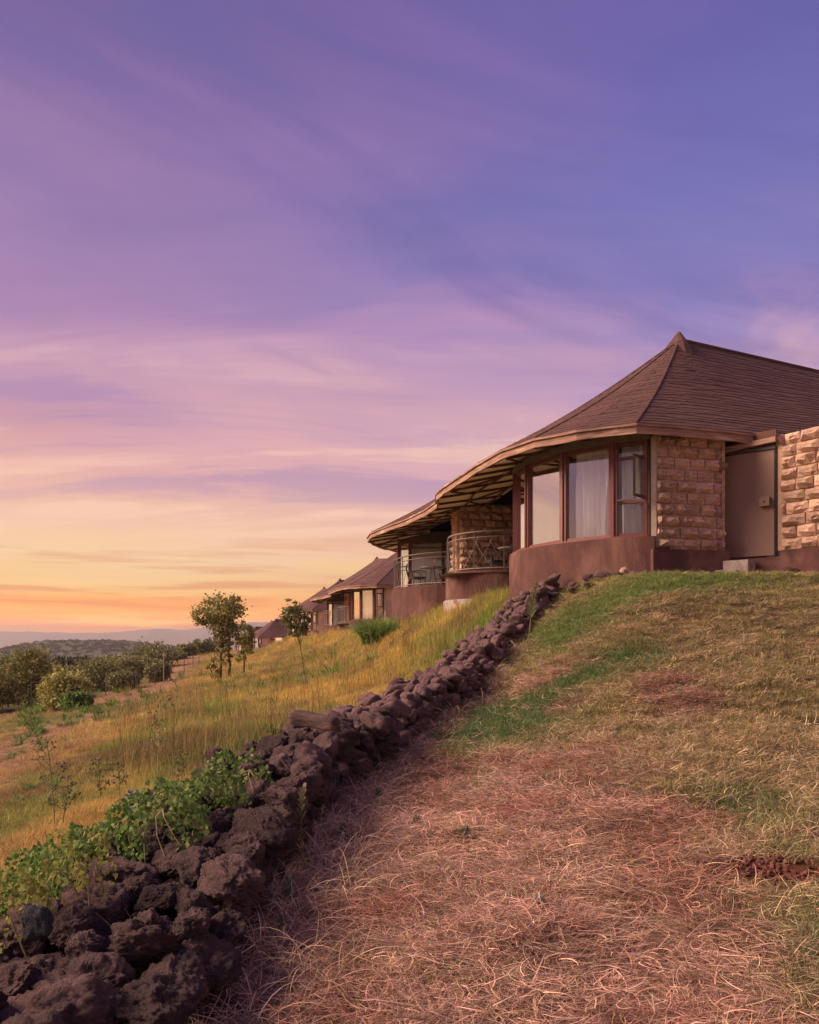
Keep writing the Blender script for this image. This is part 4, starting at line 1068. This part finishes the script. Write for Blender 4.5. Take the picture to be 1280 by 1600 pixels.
scl = np.concatenate([rng.uniform(.75, 1.35, len(xx)) * np.interp(yy, [60, 150, 400, 880], [1., 1.3, 2.2, 3.2]), rng.uniform(1.8, 4.2, len(hx))])
scatter('woodland', 'mass of low dark trees filling the valley and covering the hazy hill', pts, scl, np.tile([1., 1., 1.], (len(pts), 1)), cv)

# --- fence on the left with thin posts and wires, and a white pole
fp = [(-19.6, 39.6), (-18.6, 37.8), (-15.6, 32.9), (-14.8, 34.6), (-14.0, 36.9), (-13.3, 38.2), (-12.97, 40.2), (-12.8, 43.0), (-12.9, 46.5), (-13.2, 50), (-13.8, 55)]
fp = [(-21.5, 36.0), (-18.4, 37.2), (-16.6, 35.1), (-15.2, 34.6), (-13.9, 36.6), (-13.1, 38.3), (-12.8, 40.2), (-12.85, 43.0), (-13.1, 46.5), (-13.8, 51), (-15, 57)]
ft = thing('wire_fence', (fp[5][0], fp[5][1], ground_z(*fp[5])), 'thin pale-posted wire fence running in front of the left thicket', 'fence')
fn = (-fp[5][0], -fp[5][1], -ground_z(*fp[5]))
for x, y in fp:
    z = ground_z(x, y); mb = MB(); mb.box((x, y, z - .2), (x, y, z + 1.05), 0.035, .035); mb.build('post', M['post'], ft, fn)
for hh_ in (.35, .7, 1.05):
    mb = MB(); mb.tube([(x, y, ground_z(x, y) + hh_) for x, y in fp], .006, 4); mb.build('wire', M['rail'], ft, fn)
x, y = -12.9, 42; z = ground_z(x, y); po = thing('white_pole', (x, y, z), 'slim white pole with a small cap standing at the field edge', 'pole')
mb = MB(); mb.tube([(0, 0, -.2), (0, 0, 1.4)], .035, 8); mb.build('shaft', M['post'], po); mb = MB(); mb.tube([(0, 0, 1.4), (0, 0, 1.62)], [.06, .04], 8); mb.build('cap', M['trim'], po)

# --- weeds with bud heads on the left slope
def weed(x, y, h, label, seed, nb=9):
    r = random.Random(seed); z0 = ground_z(x, y); t_ = thing('seed_head_weed', (x, y, z0), label, 'weed', 'tall weeds with round seed heads')
    mb = MB(); bud = MB(); C = []
    lean = r.uniform(-.12, .12) * h
    pts = [(lean * (i / 6) ** 1.5, 0, h * i / 6) for i in range(7)]; mb.tube(pts, [.006 * (1 - .6 * i / 6) + .001 for i in range(7)], 5)
    def ball(c_, s_):
        b0 = len(bud.v); c_ = Vector(c_)
        for k in range(6):
            q = k * 1.047; bud.v.append(tuple(c_ + Vector((s_ * math.cos(q), s_ * math.sin(q), r.uniform(-.2, .2) * s_))))
        bud.v += [tuple(c_ + Vector((0, 0, s_))), tuple(c_ - Vector((0, 0, s_)))]
        for k in range(6): bud.f += [(b0 + k, b0 + (k + 1) % 6, b0 + 6), (b0 + (k + 1) % 6, b0 + k, b0 + 7)]
    ball(pts[-1], .014)
    for k in range(nb):
        q = .28 + .7 * k / nb; st_ = Vector((lean * q ** 1.5, 0, h * q)); a = r.uniform(0, 6.28); l = h * r.uniform(.10, .24) * (1.25 - q * .6)
        e = st_ + Vector((math.cos(a) * l, math.sin(a) * l, l * .75)); m_ = st_.lerp(e, .5) - Vector((0, 0, l * .1))
        mb.tube([st_, m_, e], [.0035, .003, .002], 4)
        for _ in range(r.randint(3, 5)):
            w_ = e + Vector((r.gauss(0, .028), r.gauss(0, .028), r.gauss(.004, .018))); mb.tube([e - (e - m_) * .3, w_], .0016, 3); ball(w_, r.uniform(.008, .015))
        for _ in range(6): C.append(tuple(st_.lerp(e, r.random()) + Vector((r.gauss(0, .02), r.gauss(0, .02), r.gauss(0, .02)))))
    mb.build('stem', M['dry'], t_); bud.build('seed_heads', M['leaf_sage'], t_)
    a_ = bud
    obj('foliage', leaf_cards('foliage', M['leaf_green'], np.array(C), .014, seed), t_)
weed(-3.15, 7.1, .78, 'tall branching seed-head weed at the far left of the golden slope', 1, 14)
weed(-2.95, 6.8, .5, 'shorter seed-head weed leaning beside the tall branching one', 2)
weed(-3.05, 7.9, .46, 'bushy seed-head weed between the two tallest weeds', 3, 12)
weed(-2.75, 7.6, .40, 'low seed-head weed in front of the bushy one', 4)
weed(-2.80, 8.9, .86, 'tallest slim seed-head weed, rising before the green grass patch', 5, 16)
weed(-2.35, 8.1, .34, 'small seed-head weed right of the tallest slim weed', 6)
weed(-3.6, 6.6, .42, 'low seed-head weed at the picture edge on the golden slope', 7)

# --- plants with lance leaves
def blade_leaf(mb, base, tip, w_, droop=.0, up=Vector((0, 0, 1)), n=5):
    base = Vector(base); tip = Vector(tip); d = tip - base; s_ = d.cross(up).normalized() if d.cross(up).length > 1e-4 else Vector((1, 0, 0)); b0 = len(mb.v)
    for i in range(n + 1):
        q = i / n; p = base + d * q + Vector((0, 0, droop * math.sin(q * math.pi) - droop * q * q)); ww = w_ * math.sin(min(1, q * 1.15 + .06) * math.pi) ** .8 * .5 if 0 < i < n else w_ * .04
        mb.v += [tuple(p - s_ * ww), tuple(p + Vector((0, 0, -ww * .35))), tuple(p + s_ * ww)]
    for i in range(n):
        for k in (0, 1): mb.f.append((b0 + i * 3 + k, b0 + i * 3 + k + 1, b0 + i * 3 + k + 4, b0 + i * 3 + k + 3))
def set_v(o, val=None, seed=0):
    me_ = o.data; r = random.Random(seed); a = me_.attributes.new('v', 'FLOAT', 'POINT')
    for i in range(len(me_.vertices)): a.data[i].value = r.uniform(0, .85) if val is None else val
def leafy_stem(name, x, y, h, nl, ll, lw, mat, label, seed, lean=0., cat='plant', start=.15):
    r = random.Random(seed); z0 = ground_z(x, y); t_ = thing(name, (x, y, z0), label, cat)
    mb = MB(); mb.tube([(lean * q * q, 0, h * q) for q in (0, .25, .5, .75, 1)], [.008, .007, .006, .004, .002], 6); mb.build('stem', M['dry'], t_)
    mb = MB()
    for k in range(nl):
        q = start + (1 - start) * k / nl; a = k * 2.4 + r.uniform(-.3, .3); l = ll * (1.15 - q * .55) * r.uniform(.8, 1.15); el = .35 + q * .9 + r.uniform(-.15, .15)
        b_ = Vector((lean * q * q, 0, h * q)); blade_leaf(mb, b_, b_ + Vector((math.cos(a) * math.cos(el) * l, math.sin(a) * math.cos(el) * l, math.sin(el) * l)), lw, .02)
    o = mb.build('leaves', M[mat], t_, None, True); set_v(o, None, seed)
leafy_stem('pale_weed', -.66, 4.75, .50, 46, .13, .024, 'leaf_sage', 'pale upright weed with narrow leaves at the foot of the wall, among drooping dry grass', 1, .03)
leafy_stem('pale_weed', -.60, 4.55, .26, 22, .10, .02, 'leaf_sage', 'small narrow-leaved weed in front of the pale upright one', 2, -.02)
leafy_stem('pale_shrub', 1.86, 12.45, .95, 60, .24, .035, 'leaf_sage', 'tall pale shoot with feathery leaves growing from the rocks near the villa corner', 3, .12, 'plant', .45)
for k, (x, y, h) in enumerate(((-.25, 6.3, .14), (-.42, 5.9, .14), (.05, 5.5, .08), (-.45, 5.35, .13), (-.62, 4.1, .2), (.35, 5.0, .07), (-.6, 3.75, .16), (.6, 3.7, .07))):
    leafy_stem('small_weed', x, y, h, 14, .09, .035, 'leaf_grey', ['small grey-green weed in the straw, farthest up beside the wall foot', 'grey-green weed in the straw halfway along the wall foot', 'tiny weed sprouting from the straw right of the brown slab', 'broad-leaved weed at the left edge of the brown slab',
               'green weed in the dark gap under the near wall face', 'tiny weed alone in the middle of the straw', 'low green weed at the foot of the near boulders', 'tiny weed in the near straw'][k], 30 + k)
# broad grey-green leaves at the wall's left shoulder
def broad_plant(x, y, zoff, label, seed, n=9, ll=.16, lw=.11, mat='leaf_grey'):
    n = int(n * 2.2); ll *= .85; lw *= .5; r = random.Random(seed); t_ = thing('broad_leaf_plant', (x, y, ground_z(x, y) + zoff), label, 'plant')
    mb = MB()
    for k in range(n):
        a = k * 2.4 + r.uniform(-.4, .4); el = r.uniform(.1, .9); l = ll * r.uniform(.7, 1.2)
        bx, by, bz = r.gauss(0, ll * .25), r.gauss(0, ll * .25), r.uniform(0, ll * .5); blade_leaf(mb, (bx, by, bz), (bx + math.cos(a) * math.cos(el) * l, by + math.sin(a) * math.cos(el) * l, bz + math.sin(el) * l), lw * r.uniform(.7, 1.2), .06)
    o = mb.build('leaves', M[mat], t_, None, True); set_v(o, None, seed)
    mb = MB(); mb.tube([(0, 0, -.15), (0, 0, .04)], .012, 6); mb.build('stem', M['dry'], t_)
broad_plant(-1.72, 5.1, .42, 'broad grey-green leaved plant on the wall shoulder, above the creeper', 1, 14, .17, .12)
broad_plant(-1.98, 4.9, .28, 'second grey-green leaved plant, left of the one above the creeper', 2, 12, .16, .11)
broad_plant(-2.35, 4.3, .10, 'bushy dark green weed at the left picture edge beside the creeper', 3, 40, .26, .07, 'leaf_green')
broad_plant(-2.15, 3.75, .10, 'lower green weed at the left picture edge below the bushy one', 4, 30, .22, .06, 'leaf_green')
broad_plant(-1.75, 10.3, .10, 'leafy green weed behind the wall crest, near the middle of its length', 5, 26, .22, .08, 'leaf_green')
broad_plant(-1.35, 10.9, .12, 'second leafy green weed behind the wall crest', 6, 22, .2, .08, 'leaf_green')
# bushy reed clump by the second villa
x, y = -.95, 26; t_ = thing('reed_clump', (x, y, ground_z(x, y)), 'arching bright green reed clump below the farther balcony', 'plant')
obj('foliage', ribbons('foliage', M['leaf_green'], 1300, .6, (.8, 1.35), (.014, .035), (3, 26), (50, 130), 20, 0., 6, 5), t_)

# --- creeper over the near wall
def creeper(label, cells, n, leaf, mat, seed):
    """cells: (x, y, radius, height above ground) blobs the leaves hug"""
    r = np.random.default_rng(seed); C = []; x0, y0 = cells[0][0], cells[0][1]
    t_ = thing('creeper', (x0, y0, ground_z(x0, y0)), label, 'creeper plant')
    z0 = ground_z(x0, y0); tot = sum(c_[2] ** 2 for c_ in cells)
    for (cx, cy, rad, hz) in cells:
        k = int(n * rad ** 2 / tot); a = r.uniform(0, 6.283, k); q = np.sqrt(r.uniform(0, 1, k)); px_ = cx + rad * q * np.cos(a); py_ = cy + rad * q * np.sin(a)
        hgt = hz * (1 - .45 * q ** 2) + (fbm(px_, py_, 9., seed) - .5) * .26 + r.normal(0, .016, k)
        mk = fbm(px_, py_, 6., seed + 3) + r.normal(0, .04, k) > .40; px_, py_, hgt = px_[mk], py_[mk], hgt[mk]
        C.append(np.stack([px_ - x0, py_ - y0, H0(px_, py_) + hgt + .10 - z0], 1))
    C = np.concatenate(C)
    obj('foliage', leaf_cards('foliage', M[mat], C, leaf, seed, 1.15, 1.3), t_)
    mb = MB(); rr_ = random.Random(seed)
    for (cx, cy, rad, hz) in cells:
        for _ in range(5):
            a = rr_.uniform(0, 6.28); pts = [(cx - x0 + rad * q_ * math.cos(a + q_), cy - y0 + rad * q_ * math.sin(a + q_), float(H0(cx, cy)) - z0 + hz * (1.02 - .45 * q_ * q_)) for q_ in (0, .3, .6, .9, 1.1)]
            mb.tube(pts, .003, 4)
    mb.build('stem', M['dry'], t_)
creeper('dense green creeper spilling over the near end of the lava wall', [(-1.42, 4.35, .34, .60), (-1.20, 4.75, .26, .62), (-1.68, 4.15, .34, .46), (-1.9, 3.85, .28, .30), (-1.28, 4.15, .24, .64), (-1.45, 4.95, .26, .55), (-1.0, 5.0, .18, .64), (-1.62, 3.9, .2, .5), (-2.0, 4.4, .3, .2), (-2.1, 4.9, .35, .22), (-2.35, 4.6, .3, .16), (-1.8, 4.75, .3, .34), (-1.25, 5.3, .2, .58), (-2.5, 4.1, .4, .12), (-2.3, 5.2, .35, .12)], 15500, .027, 'leaf_green', 3)
creeper('yellow-green trailing creeper over the nearest rocks at the lower left', [(-1.62, 3.25, .16, .56), (-1.48, 3.38, .12, .60), (-1.80, 3.1, .18, .42), (-1.76, 2.9, .14, .38), (-1.34, 3.42, .09, .62), (-1.95, 3.3, .16, .26)], 1700, .022, 'leaf_lime', 5)

# ================================================================== grass
def samp(n, ylo, yhi, xf, power=1.0):
    """candidate points, thinning with distance"""
    q = rng.uniform(0, 1, n)
    y = ylo * (yhi / ylo) ** q if power == 1 else (ylo ** (1 - power) + q * (yhi ** (1 - power) - ylo ** (1 - power))) ** (1 / (1 - power))
    a, b_ = xf(y); return rng.uniform(a, b_), y
inside_house = lambda x, y: (np.hypot(x - 5.38, y - 16.89) < 3.3) | ((y > 13.9 + np.clip(5 - x, 0, 9) * .8) & (x > 3)) | ((x > -.5) & (y > 24) & (dline(x, y) > -2.9)) | ((x > 6.2) & (y > 13.9 - (x - 6.4) * 1.5))
def fin(x, y, k): return x[k], y[k]
U3 = lambda n, a, b_: rng.uniform(a, b_, (n, 1))
tri = lambda c, n, var: np.clip(np.array(c)[None, :] * rng.uniform(1 - var, 1 + var, (n, 1)) * rng.uniform(.92, 1.08, (n, 3)), 0, .9)

# 1. straw litter
litter = [ribbons('straw_litter_clump', M['straw'], 100, .17, (.03, .17), (.0014, .0040), (62, 98), (76, 106), 120, .05, 5, 60 + k) for k in range(6)]
loops = [ribbons('straw_loop_clump', M['straw'], 22, .10, (.07, .20), (.0018, .0038), (25, 70), (110, 165), 80, .02, 8, 80 + k) for k in range(5)]
x, y = samp(15000, 1.7, 11.2, lambda y: (-1.0 + 0 * y, .58 * y + .5), 1.0)
k = right_of_wall(x - .30, y) & (rng.uniform(0, 1, len(x)) < np.clip(straw_zone(x, y) * 1.2 + .04, 0, 1) * np.clip(.05 + 2.6 * (fbm(x, y, 3.8, 93, 5) - .28), .16, .9) * (1 - .95 * soil_zone(x, y)) * np.clip(1.2 - green_zone(x, y), .15, 1))
x, y = fin(x, y, k); n = len(x); z = H(x, y)
ct = tri((.60, .36, .27), n, .42); f = fbm(x, y, 2., 91); ct = mixc(ct, tri((.42, .19, .135), n, .3), np.clip((f - .45) * 4, 0, 1)); ct = mixc(ct, tri((.50, .36, .24), n, .2), (rng.uniform(0, 1, n) < .15) * 1.)
scatter('dry_straw', 'matted dry pinkish straw lying over the near ground', np.stack([x, y, z + .004], 1), rng.uniform(.75, 1.25, n), ct, litter, tilt=7, kind='stuff')
k = rng.uniform(0, 1, n) < .20
scatter('curled_straw', 'curled dry grass stalks standing up from the matted straw', np.stack([x, y, z], 1)[k], rng.uniform(.5, 1.15, k.sum()), ct[k] * 1.1, loops, tilt=14)
# tangled dry growth at the wall foot
foot = []
for s_ in np.arange(.5, cum[-1] - 2.2, .035):
    p, nrm = on_line(s_); q = p + nrm * (half_w(p.y) + rng.uniform(.05, .42)); foot.append((q.x + rng.normal(0, .03), q.y + rng.normal(0, .05)))
for _ in range(120): foot.append((rng.normal(-.66, .09), rng.uniform(3.5, 5.7)))
foot = np.array(foot); z = H(foot[:, 0], foot[:, 1]); n = len(foot)
dang = [ribbons('dry_tangle', M['straw'], 40, .10, (.18, .42), (.0026, .0046), (5, 40), (90, 170), 60, .0, 8, 140 + k) for k in range(5)]
dens = np.interp(foot[:, 1], [0, 4, 5, 6.5, 9, 14], [.6, 1, 1, .9, .5, .3]); kp = rng.uniform(0, 1, n) < dens
scatter('dry_tangle', 'tangled dry stalks along the foot of the lava wall', np.stack([foot[:, 0], foot[:, 1], z], 1)[kp], rng.uniform(.55, 1.2, kp.sum()), tri((.56, .36, .25), n, .35)[kp], dang, tilt=10)

wt = []
for s_ in np.arange(.6, cum[-1] - .3, .05):
    p, nrm = on_line(s_); q = p + nrm * rng.uniform(-1.1, .7) * half_w(p.y); wt.append((q.x, q.y, float(H0(q.x, q.y)) + wall_h(p.y) * rng.uniform(.35, .8)))
wt = np.array(wt); wt = wt[rng.uniform(0, 1, len(wt)) < .6]; n = len(wt)
wtv = [ribbons('crevice_tuft', M['straw'], 16, .03, (.06, .22), (.0022, .0042), (0, 45), (40, 130), 40, .0, 5, 280 + k) for k in range(4)]
scatter('crevice_grass', 'dry grass stalks growing out of the gaps of the lava wall', wt, rng.uniform(.6, 1.3, n), mixc(tri((.46, .34, .2), n, .3), tri((.22, .24, .10), n, .3), (rng.uniform(0, 1, n) < .35) * 1.), wtv, tilt=18)

# 2. lawn on the right slope
lawn = [ribbons('lawn_clump', M['blade'], 60, .13, (.035, .09), (.0022, .0042), (5, 50), (30, 100), 40, .0, 3, 160 + k) for k in range(6)]
mat_ = [ribbons('dry_lawn_clump', M['straw'], 44, .16, (.05, .15), (.0022, .004), (35, 85), (75, 105), 90, .02, 4, 180 + k) for k in range(6)]
x, y = samp(26000, 2.2, 15.5, lambda y: (-.8 + 0 * y, .62 * y + .6), .6)
k = right_of_wall(x - .35, y) & ~inside_house(x, y); x, y = fin(x, y, k)
s_ = straw_zone(x, y); g = green_zone(x, y); f = fbm(x, y, 1.2, 95); so_ = soil_zone(x, y); r = rng.uniform(0, 1, len(x))
kg = r < np.clip((1 - s_) * (.22 + g * 1.3 + np.clip(f - .45, 0, 1) * 2.2) + .03, 0, 1) * (1 - so_)
gx_, gy_ = x[kg], y[kg]; n = len(gx_); gg = g[kg]
ct = mixc(tri((.35, .295, .125), n, .4), tri((.13, .21, .07), n, .3), np.clip(gg * 1.2, 0, 1)); ct = mixc(ct, tri((.26, .34, .09), n, .2), np.clip((gy_ - 10.8) / 1.5, 0, 1) * .7)
scatter('lawn_grass', 'short green grass growing over the slope below the villa', np.stack([gx_, gy_, H(gx_, gy_)], 1), rng.uniform(.7, 1.35, n), ct, lawn, tilt=8)
kd = (r > .25) & (rng.uniform(0, 1, len(x)) < np.clip(1.15 - g * .9, .1, 1) * (1 - so_) * np.clip(1.25 - s_, .25, 1))
dx_, dy_ = x[kd], y[kd]; n = len(dx_)
ct = mixc(tri((.66, .47, .28), n, .42), tri((.56, .36, .26), n, .3), s_[kd]); ct = mixc(ct, tri((.22, .19, .085), n, .2), (rng.uniform(0, 1, n) < .3) * 1.)
scatter('dry_lawn_grass', 'short dried grass mixed through the slope below the villa', np.stack([dx_, dy_, H(dx_, dy_) + .003], 1), rng.uniform(.6, 1.2, n), ct, mat_, tilt=8)
# taller tufts
tuft = [ribbons('tuft', M['blade'], 46, .05, (.09, .20), (.003, .0055), (3, 35), (40, 110), 25, .0, 5, 200 + k) for k in range(4)]
tp = [(2.15, 4.35), (2.05, 4.4), (2.2, 4.5), (1.95, 4.45), (1.62, 3.2), (1.75, 3.35), (1.5, 3.05), (1.85, 3.5), (1.35, 2.75), (1.9, 3.1), (2.35, 4.2), (2.45, 4.45), (2.0, 3.6), (1.6, 2.8)]
tp = np.array([(a + rng.normal(0, .05), b_ + rng.normal(0, .05)) for a, b_ in tp for _ in range(3)]); n = len(tp)
scatter('grass_tufts', 'taller green grass tufts beside the bare soil patch', np.stack([tp[:, 0], tp[:, 1], H(tp[:, 0], tp[:, 1])], 1), rng.uniform(.5, 1., n), tri((.21, .22, .085), n, .25), tuft, tilt=9)

# 3. the golden field left of the wall
field = [ribbons('field_clump', M['blade'], 60, .16, (.05, .17), (.0026, .005), (2, 30), (15, 75), 20, .0, 3, 220 + k) for k in range(6)]
def left_ok(x, y):
    c_ = np.interp(y, wy, wx, right=99); return ((x < c_ - .38) | ((y > 14.75) & (x < 2.3 - (y - 14.75) * .05))) & ~inside_house(x, y)
x, y = samp(52000, 3.2, 75, lambda y: (-.60 * y - 1.0, .10 * y + .9), 1.25)
k = left_ok(x, y) & (dline(x, y) < -2.6); x, y = fin(x, y, k); n = len(x); d_ = dline(x, y)
# golden crest strip, green bands, pinkish dry ground farther down
g1 = np.clip((fbm(x, y * .55, .55, 101) - .46) * 7, 0, 1); crest = np.clip((d_ + 9.6) / 2, 0, 1)
bank = np.clip((d_ + 6.2) / 1.6, 0, 1) * np.clip((20 - y) / 4, 0, 1) * np.clip(fbm(x, y, .8, 103) * 2.2 - .4, 0, 1)
patch = ell(x, y, -2.1, 10.6, 1.5, 1.9) + ell(x, y, -3.6, 11.5, 1.1, 1.2)
ct = tri((.72, .50, .14), n, .3)
ct = mixc(ct, tri((.60, .40, .18), n, .25), np.clip((-9.5 - d_) / 2.5, 0, 1))
ct = mixc(ct, tri((.26, .32, .08), n, .25), g1 * .7)
ct = mixc(ct, tri((.66, .48, .20), n, .2), np.clip((fbm(x, y, 1.3, 117) - .52) * 6, 0, 1) * .6)
ct = mixc(ct, tri((.17, .21, .06), n, .2), np.clip(patch * 1.3, 0, 1) * .85)
ct = mixc(ct, tri((.24, .36, .07), n, .2), bank)
trk = np.clip(1.3 - np.abs(d_ + 12.6 + (fbm(x, y, .15, 121) - .5) * 2.5) / .9, 0, 1)
ct = mixc(ct, tri((.56, .37, .19), n, .25), trk * .85)
ct = mixc(ct, tri((.30, .17, .10), n, .25), np.clip((fbm(x, y, .9, 123) - .55) * 7, 0, 1) * .7)
sc_ = rng.uniform(.7, 1.25, n) * (1 + .35 * np.clip(patch, 0, 1) + .55 * np.clip((d_ + 6) / 2, 0, 1)) * np.interp(y, [3, 12, 40, 75], [.55, .72, 1.3, 2.0]) * np.where(d_ < -12.5, .6, 1) * (.55 + .95 * fbm(x, y, 2.3, 109))
sc_ = sc_ * (1 - .45 * trk)
kk = rng.uniform(0, 1, n) < (1 - .3 * trk) * np.where((d_ < -11) & (fbm(x, y, .35, 107) > .48), .35, 1) * np.clip(2.6 * fbm(x, y, 1.6, 108) - .35, .25, 1)
scatter('field_grass', 'golden dry grass and green patches covering the slope left of the wall', np.stack([x, y, H(x, y)], 1)[kk], sc_[kk], ct[kk], field, tilt=15)
# tall seeding stalks near the villa footing and crest
stalk = [ribbons('stalk_clump', M['blade'], 14, .18, (.30, .60), (.003, .006), (0, 14), (5, 45), 10, .0, 5, 240 + k) for k in range(5)]
x, y = samp(1500, 9, 48, lambda y: (-.36 * y, .09 * y + .6), 1.1)
k = left_ok(x, y) & (dline(x, y) < -2.7) & (fbm(x, y, .5, 111) > .46); x, y = fin(x, y, k); n = len(x)
scatter('tall_stalks', 'tall thin seeding grass stalks standing over the golden slope', np.stack([x, y, H(x, y)], 1), rng.uniform(.6, 1.3, n), mixc(tri((.36, .24, .10), n, .25), tri((.17, .18, .06), n, .2), (rng.uniform(0, 1, n) < .35) * 1.), stalk, tilt=5)
# shrublets dotted over the field
sh = None and [leaf_cards('low_shrub', M['leaf_olive'], np.abs(np.random.default_rng(k).normal(size=(260, 3))) * np.array([1, 1, 1]) * np.array([.0, .0, .13]) + np.random.default_rng(k + 9).normal(size=(260, 3)) * np.array([.14, .14, .02]), .035, k) for k in range(4)]
gw = [ribbons('green_weed_clump', M['leaf_green'], 34, .07, (.06, .2), (.008, .02), (8, 60), (30, 110), 30, .0, 4, 260 + k) for k in range(4)]
x, y = samp(1500, 4, 46, lambda y: (-.5 * y, .08 * y + .5), 1.0); k = left_ok(x, y) & (dline(x, y) < -3) & (fbm(x, y, .7, 119) > .50); x, y = fin(x, y, k); n = len(x)
scatter('green_weeds', 'small leafy green weeds dotted over the dry slope', np.stack([x, y, H(x, y)], 1), rng.uniform(.5, 1.5, n) * np.clip(y / 14, .8, 2.2), np.tile([1., 1., 1.], (n, 1)), gw)

# soil crumbs on the bare patches
crumb = [rock_mesh('soil_crumb', 2, 300 + k, simple('red_soil_crumb', (.20, .07, .05), (.13, .045, .035), 20., .95, 60, .5, .01, rnd=.3)) for k in range(2)]
x = rng.uniform(1.2, 2.8, 3500); y = rng.uniform(3.5, 5.1, 3500); k = rng.uniform(0, 1, 3500) < soil_zone(x, y) ** .7; x, y = fin(x, y, k); n = len(x)
scatter('soil_crumbs', 'red soil crumbs on the bare patch of earth', np.stack([x, y, H(x, y) + .004], 1), rng.uniform(.008, .035, n), np.tile([1., 1., 1.], (n, 1)), crumb, tilt=60)

# ------------------------------------------------------------------ evening haze over the valley
HAZE = 1.7e-4
mb = MB(); mb.cube((0, 2060, 22), (8000, 4280, 170)); 
hm = bpy.data.materials.new('haze'); hm.use_nodes = True; ht = NT(hm.node_tree); ht.n.remove(hm.node_tree.nodes['Principled BSDF'])
pv = ht.add('ShaderNodeVolumePrincipled'); pv.inputs['Color'].default_value = (.92, .86, .90, 1); pv.inputs['Density'].default_value = HAZE; pv.inputs['Anisotropy'].default_value = .3
ht.l.new(pv.outputs[0], hm.node_tree.nodes['Material Output'].inputs['Volume'])
hz_ = mb.build('haze', hm); tag(hz_, kind='stuff')
